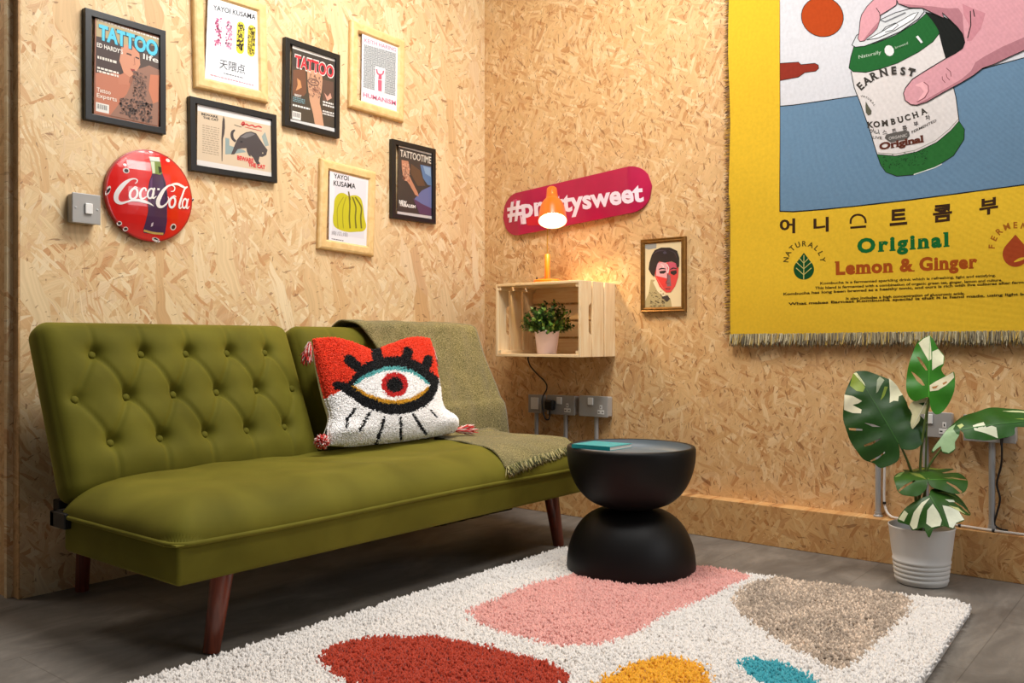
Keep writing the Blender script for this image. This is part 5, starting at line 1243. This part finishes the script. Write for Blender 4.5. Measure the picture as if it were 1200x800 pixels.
# ------------------------------------------------------------------ variegated monstera in a ribbed pot
mc = np.array([-0.183, -2.018, 0.0])
mo = thing('potted_monstera', 'variegated green and white leafy plant in a ribbed white pot on the floor', 'potted plant', mc)
pr_ = [(.070, 0), (.077, .004)]
for k in range(5):
    za = .012 + k * .0145; r_ = .0775 + .02 * za / .185 * 1.1
    pr_ += [(r_, za), (r_ + .0018, za + .003), (r_ + .0018, za + .009), (r_, za + .0125)]
pr_ += [(.0895, .10), (.0985, .180), (.1005, .184), (.0995, .187), (.0965, .186), (.090, .150), (.0001, .150)]
MB().lathe(pr_, mc, 64).build('pot', M['pot_white'], mo, True)
MB().lathe([(.0905, .151), (.05, .158), (.0001, .160)], mc, 32).build('soil', M['soil'], mo, True)
GR, GR2, CRM, LGR = (32, 68, 18), (46, 104, 30), (226, 226, 190), (150, 170, 70)
def leaf(k, ox, oy, P0, nrm, base, tip, outline, patches, col, curl, droop, veins=7, slits=()):
    P0 = np.array(P0); nrm = np.array(nrm, float); nrm /= np.linalg.norm(nrm)
    if nrm @ (CAM - P0) < 0: nrm = -nrm
    a = Art(lambda px, py: onP(px, py, P0, nrm), k, ox, oy, 0.0004)
    b_, t_ = a.at(*a.p(*base)), a.at(*a.p(*tip)); mid = t_ - b_; Lm = np.linalg.norm(mid); mid /= Lm; sd = np.cross(nrm, mid)
    ol = [tuple(p) for p in spline(list(outline) + [outline[0]], 3)[:-1]]
    area2 = lambda q: sum(q[i][0] * q[(i + 1) % len(q)][1] - q[(i + 1) % len(q)][0] * q[i][1] for i in range(len(q)))
    for h_ in slits:                          # real splits in the blade, joined to the rim by a hairline
        h_ = list(h_)
        if area2(h_) * area2(ol) > 0: h_ = h_[::-1]
        dd_, i_, j_ = min((math.hypot(p[0] - q_[0], p[1] - q_[1]), i, j) for i, p in enumerate(ol) for j, q_ in enumerate(h_))
        ol = ol[:i_ + 1] + h_[j_:] + h_[:j_ + 1] + ol[i_:]
    a.poly(ol, col)
    for pts_, c_ in patches: a.poly(pts_, c_)
    vein = tuple(min(255, int(v_ * 1.25 + 14)) for v_ in col)
    bb_, tt_ = np.array(base, float), np.array(tip, float)
    a.line([tuple(bb_), tuple(bb_ + (tt_ - bb_) * .5), tuple(bb_ + (tt_ - bb_) * .95)], [5 * k / 4.6, 3.4 * k / 4.6, 1], vein)
    def disp(q):
        d_ = q - b_; s_ = d_ @ mid; r_ = d_ @ sd
        return nrm * (-curl * (abs(r_) / Lm) ** 1.4 * Lm * 1.6 + 0.0035 * math.sin(s_ * 70) * min(1, abs(r_) / .04)) + np.array([0, 0, -1.0]) * droop * 0.0 - nrm * droop * (s_ / Lm) ** 2 * Lm
    a.build('leaf', M['leaf'], mo, dice=0.011, disp=disp, nrm=nrm, smooth=True, thick=0.0010)
    return b_ + disp(b_)
K5 = (4.573, 980, 385); K6 = (4.706, 1040, 460)
b1 = leaf(*K5, (-.22, -1.93, .52), (-.9, -.35, .35), (332, 612), (105, 215),
     [(105, 216), (135, 212), (170, 212), (205, 222), (240, 235), (275, 250), (310, 270), (350, 320), (380, 380), (395, 420), (440, 440), (480, 480), (490, 540), (470, 600), (430, 640), (380, 648), (345, 640), (333, 612), (340, 655), (335, 700), (300, 725), (240, 740), (205, 712), (150, 690), (110, 640), (80, 590), (60, 540), (40, 470), (42, 400), (50, 330), (70, 280), (95, 230)],
     [([(46, 340), (90, 352), (140, 380), (120, 392), (90, 398), (138, 425), (134, 446), (90, 440), (44, 420)], (222, 216, 184)), ([(92, 228), (112, 226), (140, 262), (157, 305), (145, 332), (110, 325), (76, 292)], (128, 148, 38)), ([(95, 225), (112, 222), (150, 280), (158, 300), (130, 268)], (214, 214, 160)),
      ([(287, 250), (310, 268), (332, 290), (362, 340), (340, 350), (335, 380), (310, 378), (288, 392), (292, 340)], (222, 220, 186)), ([(222, 262), (238, 240), (262, 262), (240, 300), (226, 330), (215, 340)], (142, 150, 120)), ([(262, 300), (280, 300), (262, 350), (238, 380)], (120, 140, 40)),
      ([(410, 450), (428, 470), (425, 500), (445, 470), (452, 480), (425, 520), (412, 535), (400, 500)], (216, 214, 168))], GR, .22, .10,
     slits=[[(70, 520), (100, 524), (142, 530), (142, 538), (100, 536), (72, 532)], [(150, 615), (200, 600), (238, 584), (240, 590), (190, 618), (155, 624)], [(185, 698), (230, 676), (262, 654), (262, 662), (225, 690), (190, 704)], [(150, 498), (200, 508), (240, 524), (195, 520)]])
b2 = leaf(*K5, (-.19, -2.04, .60), (-.95, -.2, .25), (496, 366), (500, 30),
     [(500, 30), (515, 48), (530, 72), (545, 100), (577, 140), (575, 190), (562, 215), (588, 248), (628, 225), (636, 262), (632, 330), (602, 400), (562, 450), (530, 457), (506, 425), (496, 370), (470, 372), (425, 385), (395, 370), (376, 330), (374, 270), (385, 200), (408, 125), (430, 75), (462, 48)],
     [([(440, 72), (465, 50), (500, 32), (508, 100), (510, 162), (495, 172)], CRM), ([(514, 120), (546, 104), (576, 142), (573, 186), (545, 200), (514, 222)], CRM), ([(500, 304), (535, 280), (588, 250), (626, 228), (632, 255), (590, 300), (545, 330), (502, 336)], (232, 222, 184)), ([(512, 312), (530, 308), (548, 302), (535, 318), (518, 322)], (176, 120, 64)), ([(568, 290), (590, 278), (595, 284), (575, 300)], (176, 120, 64))],
     (52, 120, 26), .16, .06, slits=[[(430, 145), (445, 150), (472, 188), (490, 222), (480, 222), (455, 190)], [(400, 225), (420, 236), (455, 270), (475, 304), (462, 304), (430, 275)]])
b2b = leaf(*K5, (-.20, -2.00, .52), (-.95, -.3, .2), (490, 372), (408, 530),
     [(490, 370), (503, 400), (498, 435), (480, 456), (452, 458), (448, 490), (425, 520), (408, 534), (400, 505), (408, 460), (396, 430), (392, 408), (420, 382), (455, 372)],
     [([(440, 400), (470, 395), (485, 402), (465, 412)], (40, 90, 28))], (222, 218, 172), .2, .1)
b3 = leaf(*K6, (-.17, -2.16, .50), (-.75, -.15, .65), (400, 205), (880, 120),
     [(400, 205), (395, 232), (372, 262), (374, 292), (338, 318), (300, 312), (292, 288), (252, 310), (244, 300), (290, 250), (340, 185), (400, 130), (470, 85), (560, 55), (640, 45), (753, 65), (850, 90), (890, 122), (830, 158), (753, 170), (705, 175), (700, 210), (640, 235), (560, 245), (500, 250), (432, 247), (420, 222)],
     [([(246, 300), (290, 252), (340, 188), (378, 165), (362, 200), (380, 225), (396, 230), (372, 262), (372, 292), (338, 316), (302, 310), (293, 286), (252, 308)], (156, 186, 138)), ([(384, 178), (410, 168), (422, 182), (400, 200)], (196, 206, 130)), ([(470, 180), (500, 165), (530, 155), (545, 188), (575, 178), (600, 186), (610, 238), (575, 225), (540, 215), (480, 206)], (222, 226, 196)), ([(632, 70), (690, 66), (752, 74), (800, 90), (752, 86)], (206, 214, 160)), ([(700, 128), (752, 124), (753, 130)], (150, 170, 60))],
     (40, 86, 22), .30, .12)
b4 = leaf(*K6, (-.24, -2.03, .34), (-.6, -.3, .85), (222, 480), (446, 470),
     [(222, 480), (215, 520), (165, 550), (100, 546), (62, 525), (45, 492), (38, 450), (58, 425), (100, 410), (90, 392), (165, 382), (260, 376), (350, 378), (372, 390), (300, 420), (392, 420), (440, 460), (446, 500), (420, 530), (335, 530), (262, 520), (230, 500)],
     [([(92, 392), (165, 384), (330, 379), (262, 398), (215, 400), (140, 402)], (150, 166, 60)), ([(42, 450), (62, 428), (100, 415), (70, 450)], (130, 160, 90)), ([(310, 465), (360, 455), (400, 462), (340, 470)], (120, 120, 60)), ([(120, 415), (180, 430), (215, 480), (160, 450)], (112, 128, 52))],
     (46, 86, 18), .28, .10,
     slits=[[(62, 520), (100, 500), (150, 480), (155, 486), (110, 508), (70, 528)], [(420, 525), (380, 500), (330, 485), (326, 491), (370, 508), (410, 531)], [(440, 470), (400, 470), (350, 466), (350, 460), (400, 462), (438, 463)]])
b5 = leaf(*K6, (-.29, -2.03, .27), (-.7, -.3, .65), (232, 566), (340, 735),
     [(232, 566), (242, 530), (300, 506), (380, 522), (440, 570), (476, 622), (440, 634), (400, 622), (436, 670), (382, 708), (370, 735), (340, 732), (300, 722), (262, 728), (240, 770), (218, 740), (205, 716), (150, 718), (130, 692), (80, 672), (66, 655), (100, 612), (150, 586)],
     [([(222, 640), (250, 612), (285, 660), (302, 695), (295, 722), (250, 725), (220, 700)], (224, 228, 200)), ([(305, 616), (350, 614), (402, 622), (434, 670), (384, 702), (366, 733), (345, 728), (332, 690)], (226, 230, 206)), ([(132, 690), (150, 640), (190, 600), (235, 580), (200, 620), (182, 660), (172, 712), (152, 715)], (222, 224, 190)), ([(70, 655), (100, 620), (120, 640), (100, 672)], (206, 210, 170)),
      ([(320, 580), (370, 570), (380, 580), (345, 590)], (206, 214, 190)), ([(340, 610), (400, 606), (445, 630), (400, 622)], (206, 210, 140)), ([(260, 540), (320, 528), (390, 548), (330, 540)], (130, 160, 70))],
     (42, 82, 20), .30, .12,
     slits=[[(476, 612), (430, 590), (370, 575), (368, 581), (420, 598), (470, 622)], [(300, 722), (303, 690), (296, 640), (290, 640), (296, 690), (292, 722)]])
for b_, r_, m_ in ((b1, .006, 'stem'), (b2, .0055, 'stem'), (b2b, .004, 'stem'), (b3, .0045, 'stem'), (b4, .0055, 'stem'), (b5, .0055, 'stem_dark')):
    s0 = mc + np.array([random.uniform(-.02, .02), random.uniform(-.02, .02), .150])
    m1 = s0 + np.array([.005, 0, (b_[2] - .15) * .6]) + (b_ - s0) * np.array([.25, .25, 0])
    MB().tube(spline([s0, m1, b_ + np.array([.006, 0, .004])], 8), [r_ * (1 - .03 * i) for i in range(17)], 8).build('petiole', M[m_], mo, True)
